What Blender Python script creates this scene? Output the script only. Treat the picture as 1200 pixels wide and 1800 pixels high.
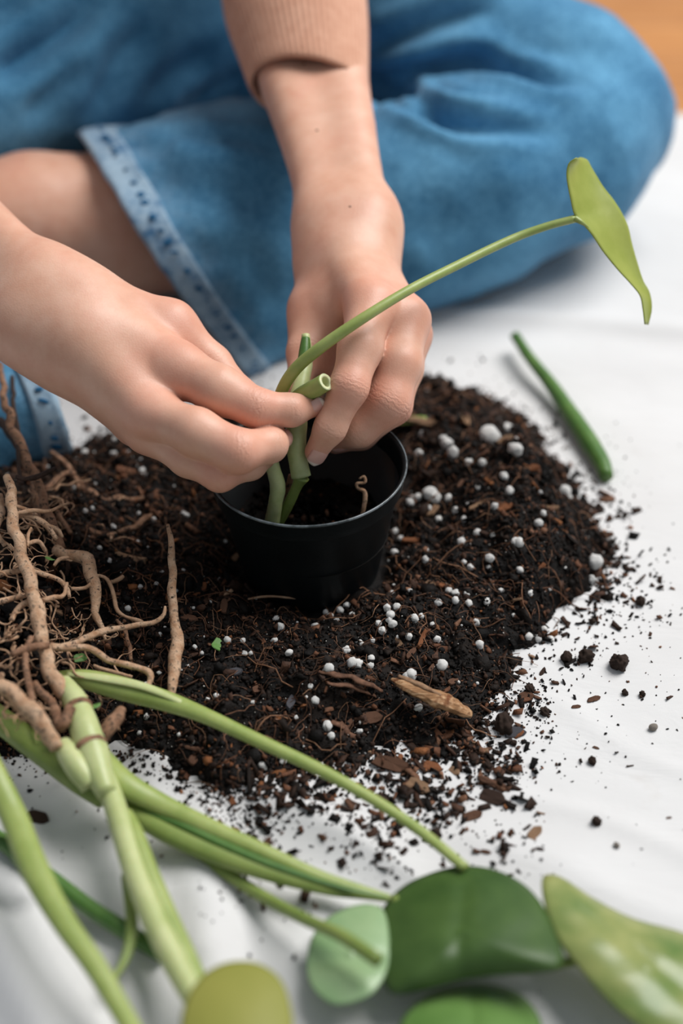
import bpy, math, random
import numpy as np
from mathutils import Vector, Matrix

for o in list(bpy.data.objects):
    bpy.data.objects.remove(o, do_unlink=True)
scene = bpy.context.scene
COL = scene.collection
random.seed(7)
RNG = np.random.default_rng(11)

# ------------------------------------------------------------------ camera
PITCH = math.radians(39.0)
CP, SP = math.cos(PITCH), math.sin(PITCH)
CAM = np.array([0.0175, -0.6345, 0.5643])
FPX = 2500.0                                   # focal length in pixels of a 1200 x 1800 frame
cam_data = bpy.data.cameras.new('camera')
cam_data.sensor_fit = 'VERTICAL'
cam_data.sensor_height = 36.0
cam_data.lens = 50.0
cam_data.clip_start = 0.05
cam_data.dof.use_dof = True
cam_data.dof.focus_distance = 0.772
cam_data.dof.aperture_fstop = 2.6
cam = bpy.data.objects.new('camera', cam_data)
cam.location = CAM
cam.rotation_euler = (math.radians(90) - PITCH, 0, 0)
COL.objects.link(cam)
scene.camera = cam

# ------------------------------------------------------------------ world and daylight
world = bpy.data.worlds.new('world')
scene.world = world
world.use_nodes = True
bg = world.node_tree.nodes['Background']
bg.inputs[0].default_value = (0.82, 0.91, 1.0, 1)
bg.inputs[1].default_value = 0.305

def area_light(name, loc, target, sx, sy, power, color):
    ld = bpy.data.lights.new(name, 'AREA')
    ld.shape = 'RECTANGLE'
    ld.size, ld.size_y = sx, sy
    ld.energy = power
    ld.color = color
    o = bpy.data.objects.new(name, ld)
    o.location = loc
    o.rotation_euler = (Vector(target) - Vector(loc)).to_track_quat('-Z', 'Y').to_euler()
    COL.objects.link(o)
    return o

# tall window to the right and behind the sitter
area_light('window_light', (1.75, 1.15, 3.05), (0.0, 0.0, 0.05), 2.3, 2.3, 190, (1.0, 0.985, 0.965))
scene.view_settings.view_transform = 'Standard'
scene.view_settings.look = 'None'
scene.view_settings.exposure = 0.0
scene.view_settings.gamma = 1.0
scene.view_settings.use_curve_mapping = False

# ------------------------------------------------------------------ helpers
def P(px, py, d):
    """world point seen at a pixel of the photograph, d metres along the view axis"""
    a, b = (px - 600.0) / FPX, (900.0 - py) / FPX
    return np.array([CAM[0] + d * a, CAM[1] + d * (CP + b * SP), CAM[2] + d * (-SP + b * CP)])

def G(px, py, z=0.0):
    """world point at height z seen at a pixel"""
    b = (900.0 - py) / FPX
    return P(px, py, (CAM[2] - z) / (SP - b * CP))

def hash3(ix, iy, iz, s):
    n = (ix * 374761393 + iy * 668265263 + iz * 2147483647 + s * 974711) & 0x7fffffff
    n = ((n ^ (n >> 13)) * 1274126177) & 0x7fffffff
    return ((n ^ (n >> 16)) & 0xffff) / 65535.0

def vnoise(p, scale, seed=0):
    """value noise, -1..1, p (n,3)"""
    q = np.asarray(p, dtype=np.float64) * scale + 1000.0
    i = np.floor(q).astype(np.int64)
    f = q - i
    f = f * f * (3 - 2 * f)
    r = 0
    for dx in (0, 1):
        wx = f[:, 0] if dx else 1 - f[:, 0]
        for dy in (0, 1):
            wy = f[:, 1] if dy else 1 - f[:, 1]
            for dz in (0, 1):
                wz = f[:, 2] if dz else 1 - f[:, 2]
                r = r + wx * wy * wz * hash3(i[:, 0] + dx, i[:, 1] + dy, i[:, 2] + dz, seed)
    return r * 2 - 1

def n2(x, y, scale, seed=0):
    x = np.asarray(x, float); y = np.asarray(y, float)
    p = np.stack([x.ravel(), y.ravel(), np.zeros(x.size)], 1)
    return vnoise(p, scale, seed).reshape(x.shape)

def mesh_data(name, verts, faces, mats, smooth=True, attrs=None, face_mats=None):
    me = bpy.data.meshes.new(name)
    verts = np.asarray(verts, dtype=np.float64)
    if isinstance(faces, np.ndarray):
        nf, k = faces.shape
        me.vertices.add(len(verts)); me.vertices.foreach_set('co', verts.ravel())
        me.loops.add(nf * k); me.loops.foreach_set('vertex_index', faces.astype(np.int32).ravel())
        me.polygons.add(nf)
        me.polygons.foreach_set('loop_start', np.arange(0, nf * k, k, dtype=np.int32))
        me.update(calc_edges=True)
    else:
        me.from_pydata([tuple(v) for v in verts], [], [tuple(int(i) for i in f) for f in faces])
    me.validate()
    if smooth:
        me.polygons.foreach_set('use_smooth', np.ones(len(me.polygons), dtype=bool))
    for m in (mats if isinstance(mats, (list, tuple)) else [mats]):
        me.materials.append(m)
    if face_mats is not None:
        me.polygons.foreach_set('material_index', np.asarray(face_mats, dtype=np.int32))
    if attrs:
        for k, a in attrs.items():
            a = np.asarray(a, dtype=np.float32)
            if a.ndim == 1:
                at = me.attributes.new(k, 'FLOAT', 'POINT'); at.data.foreach_set('value', a)
            else:
                at = me.attributes.new(k, 'FLOAT_COLOR', 'POINT')
                at.data.foreach_set('color', np.concatenate([a, np.ones((len(a), 1), np.float32)], 1).ravel())
    me.update()
    return me

def link(name, me, parent=None, loc=None, label=None, cat=None, group=None, kind=None):
    o = bpy.data.objects.new(name, me)
    COL.objects.link(o)
    if loc is not None:
        o.location = loc
    if parent is not None:
        o.parent = parent
    if label: o['label'] = label
    if cat: o['category'] = cat
    if group: o['group'] = group
    if kind: o['kind'] = kind
    return o

def catmull(pts, n):
    """resample control rows (m,k) by a centripetal-ish Catmull-Rom spline to n rows"""
    pts = np.asarray(pts, float)
    m = len(pts)
    if m == 2:
        t = np.linspace(0, 1, n)[:, None]
        return pts[0] * (1 - t) + pts[1] * t
    seg = np.linalg.norm(np.diff(pts[:, :3], axis=0), axis=1) + 1e-9
    cum = np.concatenate([[0], np.cumsum(seg)])
    s = np.linspace(0, cum[-1], n)
    out = []
    for v in s:
        i = min(max(int(np.searchsorted(cum, v, side='right')) - 1, 0), m - 2)
        t = (v - cum[i]) / seg[i]
        p1, p2 = pts[i], pts[i + 1]
        m1 = (p2 - (pts[i - 1] if i > 0 else p1)) / (seg[i] + (seg[i - 1] if i > 0 else 0)) * seg[i]
        m2 = ((pts[i + 2] if i + 2 < m else p2) - p1) / (seg[i] + (seg[i + 1] if i + 2 < m else 0)) * seg[i]
        t2, t3 = t * t, t * t * t
        out.append((2*t3 - 3*t2 + 1) * p1 + (t3 - 2*t2 + t) * m1 + (-2*t3 + 3*t2) * p2 + (t3 - t2) * m2)
    return np.array(out)

def tube_geo(rows, n=40, sides=12, flat=1.0, up=(0, 0, 1), rough=0.0, seed=0, wob=0.0, wobf=120, ribs=0, ribd=0.0, cap=True):
    """rows: (x,y,z,r) control rows -> verts, quads as list, per-vertex (u along 0..1)"""
    c = catmull(rows, n)
    p, r = c[:, :3].copy(), np.maximum(c[:, 3], 1e-5)
    if wob:
        ww = np.stack([vnoise(p + k * 7.3, wobf, seed + k) for k in range(3)], 1)
        e = np.clip(np.minimum(np.arange(n), np.arange(n)[::-1]) / 3.0, 0, 1)[:, None]
        p += ww * wob * e
    t = np.gradient(p, axis=0); t /= np.linalg.norm(t, axis=1)[:, None] + 1e-12
    upv = np.array(up, float)
    side = np.cross(t[0], upv)
    if np.linalg.norm(side) < 1e-3: side = np.cross(t[0], (1, 0, 0))
    side /= np.linalg.norm(side)
    V = []
    ang = np.linspace(0, 2 * np.pi, sides, endpoint=False)
    for i in range(n):
        side = side - t[i] * np.dot(side, t[i]); side /= np.linalg.norm(side) + 1e-12
        nn = np.cross(side, t[i])
        rr = r[i] * (1 + ribd * np.cos(ribs * ang)) if ribs else np.full(sides, r[i])
        ring = p[i] + (np.cos(ang) * rr)[:, None] * side + (np.sin(ang) * rr * flat)[:, None] * nn
        V.append(ring)
    V = np.array(V).reshape(-1, 3)
    if rough:
        cen = np.repeat(p, sides, 0)
        d = V - cen
        nz = vnoise(V, 420, seed + 9) * .6 + vnoise(V, 150, seed + 5)
        V = cen + d * (1 + rough * nz)[:, None]
    i = np.arange(n - 1)[:, None] * sides
    j = np.arange(sides)[None, :]
    a = i + j; b = i + (j + 1) % sides
    F = np.stack([a, b, b + sides, a + sides], -1).reshape(-1, 4)
    F = [tuple(f) for f in F]
    if cap:
        F.append(tuple(range(sides))[::-1]); F.append(tuple((n - 1) * sides + k for k in range(sides)))
    return V, F, np.repeat(np.linspace(0, 1, n), sides)

def tube(name, rows, mat, parent=None, **kw):
    V, F, u = tube_geo(rows, **kw)
    return link(name, mesh_data(name, V, F, mat, attrs={'u': u}), parent)

def merge(parts):
    V, F, o = [], [], 0
    for v, f in parts:
        V.append(np.asarray(v)); F += [tuple(i + o for i in q) for q in f]; o += len(v)
    return np.concatenate(V), F

# ---- signed distance modelling: soft unions of tapered capsules, meshed by surface nets
def sd_cone(p, a, b, r1, r2):
    p = np.asarray(p, np.float32)
    b = np.asarray(b, np.float32); a = np.asarray(a, np.float32)
    ba = b - a
    L = np.float32(ba @ ba) + np.float32(1e-12)
    x, y, z = p[:, 0] - a[0], p[:, 1] - a[1], p[:, 2] - a[2]
    t = (x * ba[0] + y * ba[1] + z * ba[2]) / L
    np.clip(t, 0, 1, out=t)
    x -= t * ba[0]; y -= t * ba[1]; z -= t * ba[2]
    return np.sqrt(x * x + y * y + z * z) - (np.float32(r1) + np.float32(r2 - r1) * t)

def smin(a, b, k):
    h = np.maximum(k - np.abs(a - b), 0) / k
    return np.minimum(a, b) - h * h * k * 0.25

def chain(p, J, k=0.003):
    """J rows (x,y,z,r)"""
    f = None
    for a, b in zip(J[:-1], J[1:]):
        d = sd_cone(p, a[:3], b[:3], a[3], b[3])
        f = d if f is None else smin(f, d, k)
    return f

def surface_nets(fn, lo, hi, h, K=4):
    lo = np.asarray(lo, float); hi = np.asarray(hi, float)
    nc = np.ceil((hi - lo) / (h * K)).astype(int) + 1
    ax = [lo[k] + (np.arange(nc[k]) + 0.5 - 0.5 / K) * h * K for k in range(3)]
    X = np.stack(np.meshgrid(*ax, indexing='ij'), -1).reshape(-1, 3)
    fc = fn(X).reshape(nc).astype(np.float32)
    band = np.abs(fc) < h * K * 1.45
    F = np.repeat(np.repeat(np.repeat(fc, K, 0), K, 1), K, 2)
    B = np.repeat(np.repeat(np.repeat(band, K, 0), K, 1), K, 2)
    idx = np.argwhere(B)
    vals = np.empty(len(idx), np.float32)
    for s in range(0, len(idx), 400000):
        vals[s:s + 400000] = fn(lo + idx[s:s + 400000] * h)
    F[B] = vals
    S = F < 0
    N = F.shape
    cs = np.zeros((N[0]-1, N[1]-1, N[2]-1), np.int8)
    corners = [(i, j, k) for i in (0, 1) for j in (0, 1) for k in (0, 1)]
    for (i, j, k) in corners:
        cs += S[i:N[0]-1+i, j:N[1]-1+j, k:N[2]-1+k]
    act = (cs > 0) & (cs < 8)
    ci = np.argwhere(act)
    cid = -np.ones(act.shape, np.int64); cid[act] = np.arange(len(ci))
    cv = np.stack([F[ci[:, 0]+i, ci[:, 1]+j, ci[:, 2]+k] for (i, j, k) in corners], 1)
    acc = np.zeros((len(ci), 3)); cnt = np.zeros(len(ci))
    for a in range(8):
        for b in range(a + 1, 8):
            ca, cb = np.array(corners[a]), np.array(corners[b])
            if np.abs(ca - cb).sum() != 1: continue
            m = (cv[:, a] < 0) != (cv[:, b] < 0)
            t = np.where(m, cv[:, a] / (cv[:, a] - cv[:, b] + 1e-20), 0)
            acc += np.where(m[:, None], ca + t[:, None] * (cb - ca), 0); cnt += m
    V = lo + (ci + acc / cnt[:, None]) * h
    Q = []
    for axis in range(3):
        sl0 = [slice(None)] * 3; sl1 = [slice(None)] * 3
        sl0[axis] = slice(0, -1); sl1[axis] = slice(1, None)
        A, Bb = S[tuple(sl0)], S[tuple(sl1)]
        e = np.argwhere(A != Bb)
        o1, o2 = [k for k in range(3) if k != axis]
        ok = (e[:, o1] > 0) & (e[:, o2] > 0) & (e[:, o1] < N[o1]-1) & (e[:, o2] < N[o2]-1)
        e = e[ok]
        def c(d1, d2):
            q = e.copy(); q[:, o1] += d1; q[:, o2] += d2
            return cid[q[:, 0], q[:, 1], q[:, 2]]
        q = np.stack([c(-1, -1), c(0, -1), c(0, 0), c(-1, 0)], 1)
        flip = A[e[:, 0], e[:, 1], e[:, 2]]
        if axis == 1: flip = ~flip
        q[~flip] = q[~flip][:, ::-1]
        Q.append(q)
    Q = np.concatenate(Q)
    return V, Q

def J(*rows):
    """finger or limb joints: (px, py, depth, radius in photo pixels) -> (x,y,z,r)"""
    return np.array([np.append(P(a, b, d), r * d / FPX) for a, b, d, r in rows])

# ------------------------------------------------------------------ materials
def new_mat(name):
    m = bpy.data.materials.new(name)
    m.use_nodes = True
    nt = m.node_tree
    return m, nt, nt.nodes['Principled BSDF']

def nd(nt, typ, **kw):
    n = nt.nodes.new(typ)
    for k, v in kw.items():
        if k in n.inputs.keys() if isinstance(k, str) else False:
            n.inputs[k].default_value = v
        else:
            setattr(n, k, v)
    return n

def noise(nt, scale, detail=3, rough=0.5, vec=None, dist=0.0):
    n = nt.nodes.new('ShaderNodeTexNoise')
    n.inputs['Scale'].default_value = scale
    n.inputs['Detail'].default_value = detail
    n.inputs['Roughness'].default_value = rough
    n.inputs['Distortion'].default_value = dist
    if vec is not None: nt.links.new(vec, n.inputs['Vector'])
    return n.outputs['Fac']

def ramp(nt, fac, stops):
    r = nt.nodes.new('ShaderNodeValToRGB')
    el = r.color_ramp.elements
    while len(el) < len(stops): el.new(0.5)
    for e, (p, c) in zip(el, stops):
        e.position = p; e.color = (*c, 1) if len(c) == 3 else c
    nt.links.new(fac, r.inputs[0])
    return r.outputs[0]

def mix(nt, fac, a, b, mode='MIX'):
    m = nt.nodes.new('ShaderNodeMix'); m.data_type = 'RGBA'; m.blend_type = mode
    for s, v in ((m.inputs[0], fac), (m.inputs[6], a), (m.inputs[7], b)):
        if isinstance(v, (int, float)): s.default_value = v
        elif isinstance(v, tuple): s.default_value = (*v, 1)
        else: nt.links.new(v, s)
    return m.outputs[2]

def mathn(nt, op, a, b=0.0, c=None):
    m = nt.nodes.new('ShaderNodeMath'); m.operation = op
    for s, v in ((m.inputs[0], a), (m.inputs[1], b)) + (((m.inputs[2], c),) if c is not None else ()):
        if isinstance(v, (int, float)): s.default_value = v
        else: nt.links.new(v, s)
    return m.outputs[0]

def bump(nt, bsdf, h, strength=0.3, dist=0.001, chainfrom=None):
    b = nt.nodes.new('ShaderNodeBump')
    b.inputs['Strength'].default_value = strength
    b.inputs['Distance'].default_value = dist
    nt.links.new(h, b.inputs['Height'])
    if chainfrom is not None: nt.links.new(chainfrom, b.inputs['Normal'])
    nt.links.new(b.outputs[0], bsdf.inputs['Normal'])
    return b.outputs[0]

def coord(nt, which='Object'):
    return nt.nodes.new('ShaderNodeTexCoord').outputs[which]

def attr(nt, name, out='Fac'):
    a = nt.nodes.new('ShaderNodeAttribute'); a.attribute_name = name
    return a.outputs[out]

def setp(b, **kw):
    names = {'rough': 'Roughness', 'spec': 'Specular IOR Level', 'sss': 'Subsurface Weight', 'sheen': 'Sheen Weight', 'coat': 'Coat Weight', 'metal': 'Metallic'}
    for k, v in kw.items(): b.inputs[names[k]].default_value = v

def ramp_val(nt, fac, lo, hi):
    r = nt.nodes.new('ShaderNodeMapRange')
    r.inputs[1].default_value = lo; r.inputs[2].default_value = hi
    nt.links.new(fac, r.inputs[0])
    return r.outputs[0]

M = {}
# skin
m, nt, b = new_mat('skin'); M['skin'] = m
co = coord(nt)
base = ramp(nt, noise(nt, 55, 4, .6, co), [(.3, (.63, .335, .228)), (.7, (.72, .432, .315))])
base = mix(nt, mathn(nt, 'MULTIPLY', ramp_val(nt, noise(nt, 34, 5, .65, co), .45, .75), .38), base, (.62, .26, .18))
base = mix(nt, mathn(nt, 'MULTIPLY', attr(nt, 'pink'), .8), base, (.66, .24, .165))
nt.links.new(base, b.inputs['Base Color'])
setp(b, rough=.47, spec=.45, sss=.12)
b.inputs['Subsurface Radius'].default_value = (1.0, .35, .2)
b.inputs['Subsurface Scale'].default_value = .004
wr = mathn(nt, 'SINE', mathn(nt, 'MULTIPLY_ADD', attr(nt, 'crease_u'), 2300.0, mathn(nt, 'MULTIPLY', noise(nt, 300, 3, .6, co), 16.0)))
wr = mathn(nt, 'MULTIPLY', wr, attr(nt, 'crease_w'))
n1 = bump(nt, b, wr, .22, .0004)
vor = nt.nodes.new('ShaderNodeTexVoronoi'); vor.inputs['Scale'].default_value = 900; nt.links.new(co, vor.inputs['Vector'])
bump(nt, b, vor.outputs['Distance'], .16, .0003, n1)
m, nt, b = new_mat('nail'); M['nail'] = m
nt.links.new(ramp(nt, attr(nt, 'u'), [(.0, (.66, .36, .29)), (.78, (.68, .40, .34)), (.86, (.80, .66, .58)), (1, (.80, .68, .60))]), b.inputs['Base Color'])
setp(b, rough=.25, spec=.5, sss=.1)
b.inputs['Subsurface Scale'].default_value = .002

m, nt, b = new_mat('mole'); M['mole'] = m
nt.links.new(ramp(nt, noise(nt, 500, 2, .5, coord(nt)), [(.3, (.20, .085, .05)), (.7, (.26, .12, .075))]), b.inputs['Base Color'])
# denim
def denim(name, dark, light, lo=.35, hi=.75):
    m, nt, b = new_mat(name); co = coord(nt)
    f1 = noise(nt, 16, 4, .55, co)
    f2 = noise(nt, 260, 4, .75, co)
    f = mathn(nt, 'ADD', mathn(nt, 'MULTIPLY', f1, .5), mathn(nt, 'MULTIPLY', f2, .5))
    c = ramp(nt, f, [(lo, dark), (hi, light)])
    wear = attr(nt, 'wear')
    wfac = mathn(nt, 'MULTIPLY', wear, ramp_val(nt, noise(nt, 85, 3, .6, co), .30, .62))
    c = mix(nt, wfac, c, (.36, .50, .62))
    nt.links.new(c, b.inputs['Base Color'])
    setp(b, rough=.85, spec=.15, sheen=.12)
    w = nt.nodes.new('ShaderNodeTexWave'); w.inputs['Scale'].default_value = 420; w.bands_direction = 'DIAGONAL'
    nt.links.new(co, w.inputs['Vector'])
    n1 = bump(nt, b, w.outputs['Fac'], .2, .0006)
    bump(nt, b, f2, .35, .0012, n1)
    return m

M['denim'] = denim('denim', (.013, .10, .215), (.135, .365, .57), .33, .67)
M['hem'] = denim('denim_hem', (.020, .125, .28), (.36, .50, .62), .42, .60)
m, nt, b = new_mat('stitch'); M['stitch'] = m
b.inputs['Base Color'].default_value = (.022, .11, .23, 1); setp(b, rough=.9, spec=.1)

# sweater knit
m, nt, b = new_mat('knit'); M['knit'] = m
co = coord(nt)
c = ramp(nt, noise(nt, 130, 4, .6, co), [(.3, (.55, .285, .19)), (.7, (.64, .36, .25))])
nt.links.new(c, b.inputs['Base Color']); setp(b, rough=.9, spec=.1, sheen=.2)
bump(nt, b, noise(nt, 700, 2, .6, co), .3, .0008)

# cloth
m, nt, b = new_mat('drop_cloth'); M['cloth'] = m
co = coord(nt)
c = ramp(nt, noise(nt, 9, 3, .55, co), [(.3, (.625, .616, .61)), (.7, (.68, .675, .672))])
stain = ramp_val(nt, noise(nt, 22, 4, .7, co), .62, .82)
c = mix(nt, mathn(nt, 'MULTIPLY', mathn(nt, 'MULTIPLY', stain, .5), attr(nt, 'dirt')), c, (.40, .32, .25))
nt.links.new(c, b.inputs['Base Color']); setp(b, rough=.9, spec=.1, sheen=.08)
mp = nt.nodes.new('ShaderNodeMapping'); mp.inputs['Rotation'].default_value = (0, 0, .65); mp.inputs['Scale'].default_value = (1, 2.6, 1)
nt.links.new(co, mp.inputs[0])
n1 = bump(nt, b, noise(nt, 13, 5, .55, mp.outputs[0], .8), .22, .006)
wv = nt.nodes.new('ShaderNodeTexWave'); wv.inputs['Scale'].default_value = 380; wv.inputs['Distortion'].default_value = 1.5
nt.links.new(co, wv.inputs['Vector'])
bump(nt, b, wv.outputs['Fac'], .06, .0006, n1)

# floor boards
m, nt, b = new_mat('floor_board'); M['wood_floor'] = m
co = coord(nt)
mp = nt.nodes.new('ShaderNodeMapping'); mp.inputs['Scale'].default_value = (2, 22, 2); nt.links.new(co, mp.inputs[0])
oi = nt.nodes.new('ShaderNodeObjectInfo')
c = ramp(nt, noise(nt, 5, 5, .6, mp.outputs[0], .8), [(.3, (.42, .165, .045)), (.7, (.60, .28, .095))])
c = mix(nt, mathn(nt, 'MULTIPLY', oi.outputs['Random'], .35), c, (.30, .12, .04))
nt.links.new(c, b.inputs['Base Color']); setp(b, rough=.4, spec=.4)
m, nt, b = new_mat('subfloor'); M['subfloor'] = m
nt.links.new(ramp(nt, noise(nt, 20, 3, .5, coord(nt)), [(.3, (.05, .025, .012)), (.7, (.09, .045, .02))]), b.inputs['Base Color'])

# soil: per-grain colour attribute, wet gloss
m, nt, b = new_mat('soil'); M['soil'] = m
co = coord(nt)
c = mix(nt, 1.0, attr(nt, 'Col', 'Color'), ramp(nt, noise(nt, 500, 3, .6, co), [(.25, (.55, .55, .55)), (.75, (1.25, 1.2, 1.15))]), 'MULTIPLY')
nt.links.new(c, b.inputs['Base Color']); setp(b, rough=.62, spec=.16)
bump(nt, b, noise(nt, 900, 3, .7, co), .6, .0012)

def simple(name, c0, c1, scale=300, rough=.8, spec=.2, bmp=.5, bd=.001, sss=0):
    m, nt, b = new_mat(name); co = coord(nt)
    f = noise(nt, scale, 4, .65, co)
    c = ramp(nt, f, [(.3, c0), (.72, c1)])
    nt.links.new(c, b.inputs['Base Color']); setp(b, rough=rough, spec=spec, sss=sss)
    b.inputs['Subsurface Scale'].default_value = .002
    bump(nt, b, f, bmp, bd)
    M[name] = m
    return m
simple('perlite', (.62, .60, .57), (.84, .83, .81), 500, .8, .2, .5)
simple('clod', (.012, .008, .006), (.06, .036, .026), 350)
simple('bark_dark', (.020, .012, .009), (.075, .042, .030), 260)
simple('bark_brown', (.055, .026, .016), (.19, .095, .058), 260)
simple('bark_rust', (.12, .042, .018), (.32, .125, .055), 260)
simple('bark_tan', (.17, .09, .05), (.40, .25, .15), 260)
simple('bark_slate', (.035, .035, .042), (.11, .105, .115), 300, .6)
simple('pebble', (.16, .135, .11), (.33, .29, .25), 500, .6)
simple('seed', (.10, .035, .018), (.24, .085, .045), 500, .5)
# stringy wood
m, nt, b = new_mat('wood_chunk'); M['wood_chunk'] = m
co = coord(nt)
mp = nt.nodes.new('ShaderNodeMapping'); mp.inputs['Scale'].default_value = (60, 520, 520); nt.links.new(co, mp.inputs[0])
f = noise(nt, 1, 5, .7, mp.outputs[0], .5)
f2 = noise(nt, 160, 3, .6, co)
c = ramp(nt, f, [(.3, (.10, .045, .02)), (.5, (.36, .19, .09)), (.72, (.62, .42, .25))])
c = mix(nt, ramp_val(nt, f2, .55, .68), c, (.16, .055, .02))
nt.links.new(c, b.inputs['Base Color']); setp(b, rough=.75, spec=.2); bump(nt, b, f, .8, .0014)

# roots
def rootmat(name, c0, c1, dirt=.5):
    m, nt, b = new_mat(name); co = coord(nt)
    c = ramp(nt, noise(nt, 210, 4, .6, co), [(.3, c0), (.7, c1)])
    c = mix(nt, ramp_val(nt, noise(nt, 420, 4, .7, co), dirt, dirt + .13), c, (.03, .018, .012))
    nt.links.new(c, b.inputs['Base Color']); setp(b, rough=.6, spec=.3, sss=.05)
    b.inputs['Subsurface Scale'].default_value = .002
    bump(nt, b, noise(nt, 420, 5, .75, co), 1.0, .0016)
    M[name] = m
rootmat('root', (.42, .22, .115), (.80, .55, .37), .53)
rootmat('root_dirty', (.20, .095, .05), (.46, .26, .16), .50)
rootmat('root_dark', (.03, .018, .012), (.07, .04, .03), .6)
rootmat('root_fine', (.42, .23, .125), (.70, .46, .30), .60)

# plants
def green(name, c0, c1, scale=60, rough=.35, trans=.0, spec=.45, along=None):
    m, nt, b = new_mat(name); co = coord(nt)
    f = noise(nt, scale, 4, .6, co)
    c = ramp(nt, f, [(.3, c0), (.7, c1)])
    if along:
        c = mix(nt, ramp_val(nt, attr(nt, 'u'), along[0], along[1]), c, along[2])
    nt.links.new(c, b.inputs['Base Color']); setp(b, rough=rough, spec=spec)
    if trans:
        tr = nt.nodes.new('ShaderNodeBsdfTranslucent'); nt.links.new(c, tr.inputs['Color'])
        ms = nt.nodes.new('ShaderNodeMixShader'); ms.inputs[0].default_value = trans
        out = nt.nodes['Material Output']
        nt.links.new(b.outputs[0], ms.inputs[1]); nt.links.new(tr.outputs[0], ms.inputs[2]); nt.links.new(ms.outputs[0], out.inputs[0])
    else:
        b.inputs['Subsurface Weight'].default_value = .12; b.inputs['Subsurface Scale'].default_value = .003
    bump(nt, b, noise(nt, 330, 2, .5, co), .12, .0006)
    M[name] = m
green('petiole', (.23, .305, .07), (.34, .40, .125), 60, .4)
green('petiole_pale', (.38, .44, .17), (.54, .57, .29), 60, .38)
green('petiole_mid', (.155, .225, .045), (.24, .30, .08), 60, .4)
green('petiole_dark', (.045, .125, .02), (.10, .20, .04), 60, .4)
green('stem_node', (.36, .43, .17), (.54, .58, .30), 90, .4)
green('cut_flesh', (.62, .66, .36), (.72, .74, .48), 200, .4)
green('leaf_light', (.34, .40, .07), (.43, .48, .11), 50, .42, .3)
green('leaf_deep', (.036, .082, .017), (.075, .14, .032), 30, .42, .12, .35)
green('leaf_pale', (.20, .35, .16), (.33, .46, .24), 30, .3, .1, .5)
green('leaf_olive', (.27, .28, .055), (.34, .33, .075), 20, .5, .2, .3)
green('leaf_mottled', (.13, .22, .05), (.44, .44, .16), 26, .28, .2, .5)
green('leaf_mid', (.075, .17, .035), (.15, .27, .07), 20, .3, .12, .5)
green('leaf_bit', (.10, .26, .05), (.22, .40, .12), 200, .5, .2)

# pot edge: paler plastic, the rim highlight put into its colour
m, nt, b = new_mat('glint_plastic'); M['pot_edge'] = m
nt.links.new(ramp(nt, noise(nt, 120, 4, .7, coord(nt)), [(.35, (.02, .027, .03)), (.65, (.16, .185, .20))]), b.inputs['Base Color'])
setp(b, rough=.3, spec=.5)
# pot plastic
m, nt, b = new_mat('black_plastic'); M['pot'] = m
co = coord(nt)
f = noise(nt, 40, 4, .6, co)
nt.links.new(ramp(nt, f, [(.3, (.0028, .0050, .0060)), (.7, (.0055, .0085, .010))]), b.inputs['Base Color'])
setp(b, rough=.45, spec=.28)
bump(nt, b, noise(nt, 500, 2, .5, co), .1, .0005)

# ------------------------------------------------------------------ floor of boards
def box_geo(lo, hi, bev=0.002):
    x0, y0, z0 = lo; x1, y1, z1 = hi
    V = [(x0, y0, z0), (x1, y0, z0), (x1, y1, z0), (x0, y1, z0),
         (x0, y0, z1 - bev), (x1, y0, z1 - bev), (x1, y1, z1 - bev), (x0, y1, z1 - bev),
         (x0 + bev, y0 + bev, z1), (x1 - bev, y0 + bev, z1), (x1 - bev, y1 - bev, z1), (x0 + bev, y1 - bev, z1)]
    F = [(3, 2, 1, 0), (0, 1, 5, 4), (1, 2, 6, 5), (2, 3, 7, 6), (3, 0, 4, 7),
         (4, 5, 9, 8), (5, 6, 10, 9), (6, 7, 11, 10), (7, 4, 8, 11), (8, 9, 10, 11)]
    return np.array(V), F
V, F = box_geo((-2.6, -1.6, -.06), (2.6, 2.6, -.03))
floor = link('floor', mesh_data('floor', V, F, M['subfloor'], False), kind='structure')
V, F = box_geo((-.75, -.045, -.02), (.748, .0435, 0), .0015)
board_me = mesh_data('floor_board', V, F, M['wood_floor'], False)
k = 0
for r in range(17):
    y = .62 + r * .09
    for c in range(4):
        x = -2.0 + c * 1.5 + (r % 3) * .45
        if y < 2.55:
            o = link('floor_board', board_me, floor, (x, y, -.010)); k += 1

# ------------------------------------------------------------------ cloth with folds
FOLDS = [  # pixel path on the ground, height, half width (m)
    ([(360, 1425), (372, 1520), (385, 1640), (370, 1800), (350, 1950)], .010, .011),
    ([(255, 1345), (300, 1440), (330, 1560), (345, 1680)], .007, .010),
    ([(130, 1400), (190, 1480), (235, 1600), (240, 1760)], .008, .013),
    ([(-40, 1440), (60, 1600), (150, 1760), (230, 1950)], .013, .012),
    ([(-120, 1500), (0, 1680), (90, 1850)], .020, .014),
    ([(560, 1600), (520, 1700), (560, 1850)], .006, .012),
    ([(700, 548), (850, 556), (1000, 566), (1250, 590), (1500, 610)], .007, .012),
    ([(760, 600), (900, 615), (1100, 640), (1300, 650)], .003, .02),
    ([(840, 1480), (950, 1520), (1100, 1600), (1300, 1660)], .003, .012),
    ([(900, 1400), (1050, 1440), (1260, 1530)], .0018, .006),
    ([(1000, 1250), (1120, 1330), (1260, 1380)], .0015, .006),
    ([(420, 1400), (600, 1470), (700, 1560)], .004, .014),
]
FOLDS = [(np.array([G(*q)[:2] for q in pts]), h, w) for pts, h, w in FOLDS]
def seg_dist(x, y, poly):
    best = np.full(x.shape, 9.0)
    for a, b in zip(poly[:-1], poly[1:]):
        d = b - a; L = d @ d
        t = np.clip(((x - a[0]) * d[0] + (y - a[1]) * d[1]) / L, 0, 1)
        best = np.minimum(best, np.hypot(x - a[0] - t * d[0], y - a[1] - t * d[1]))
    return best
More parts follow.
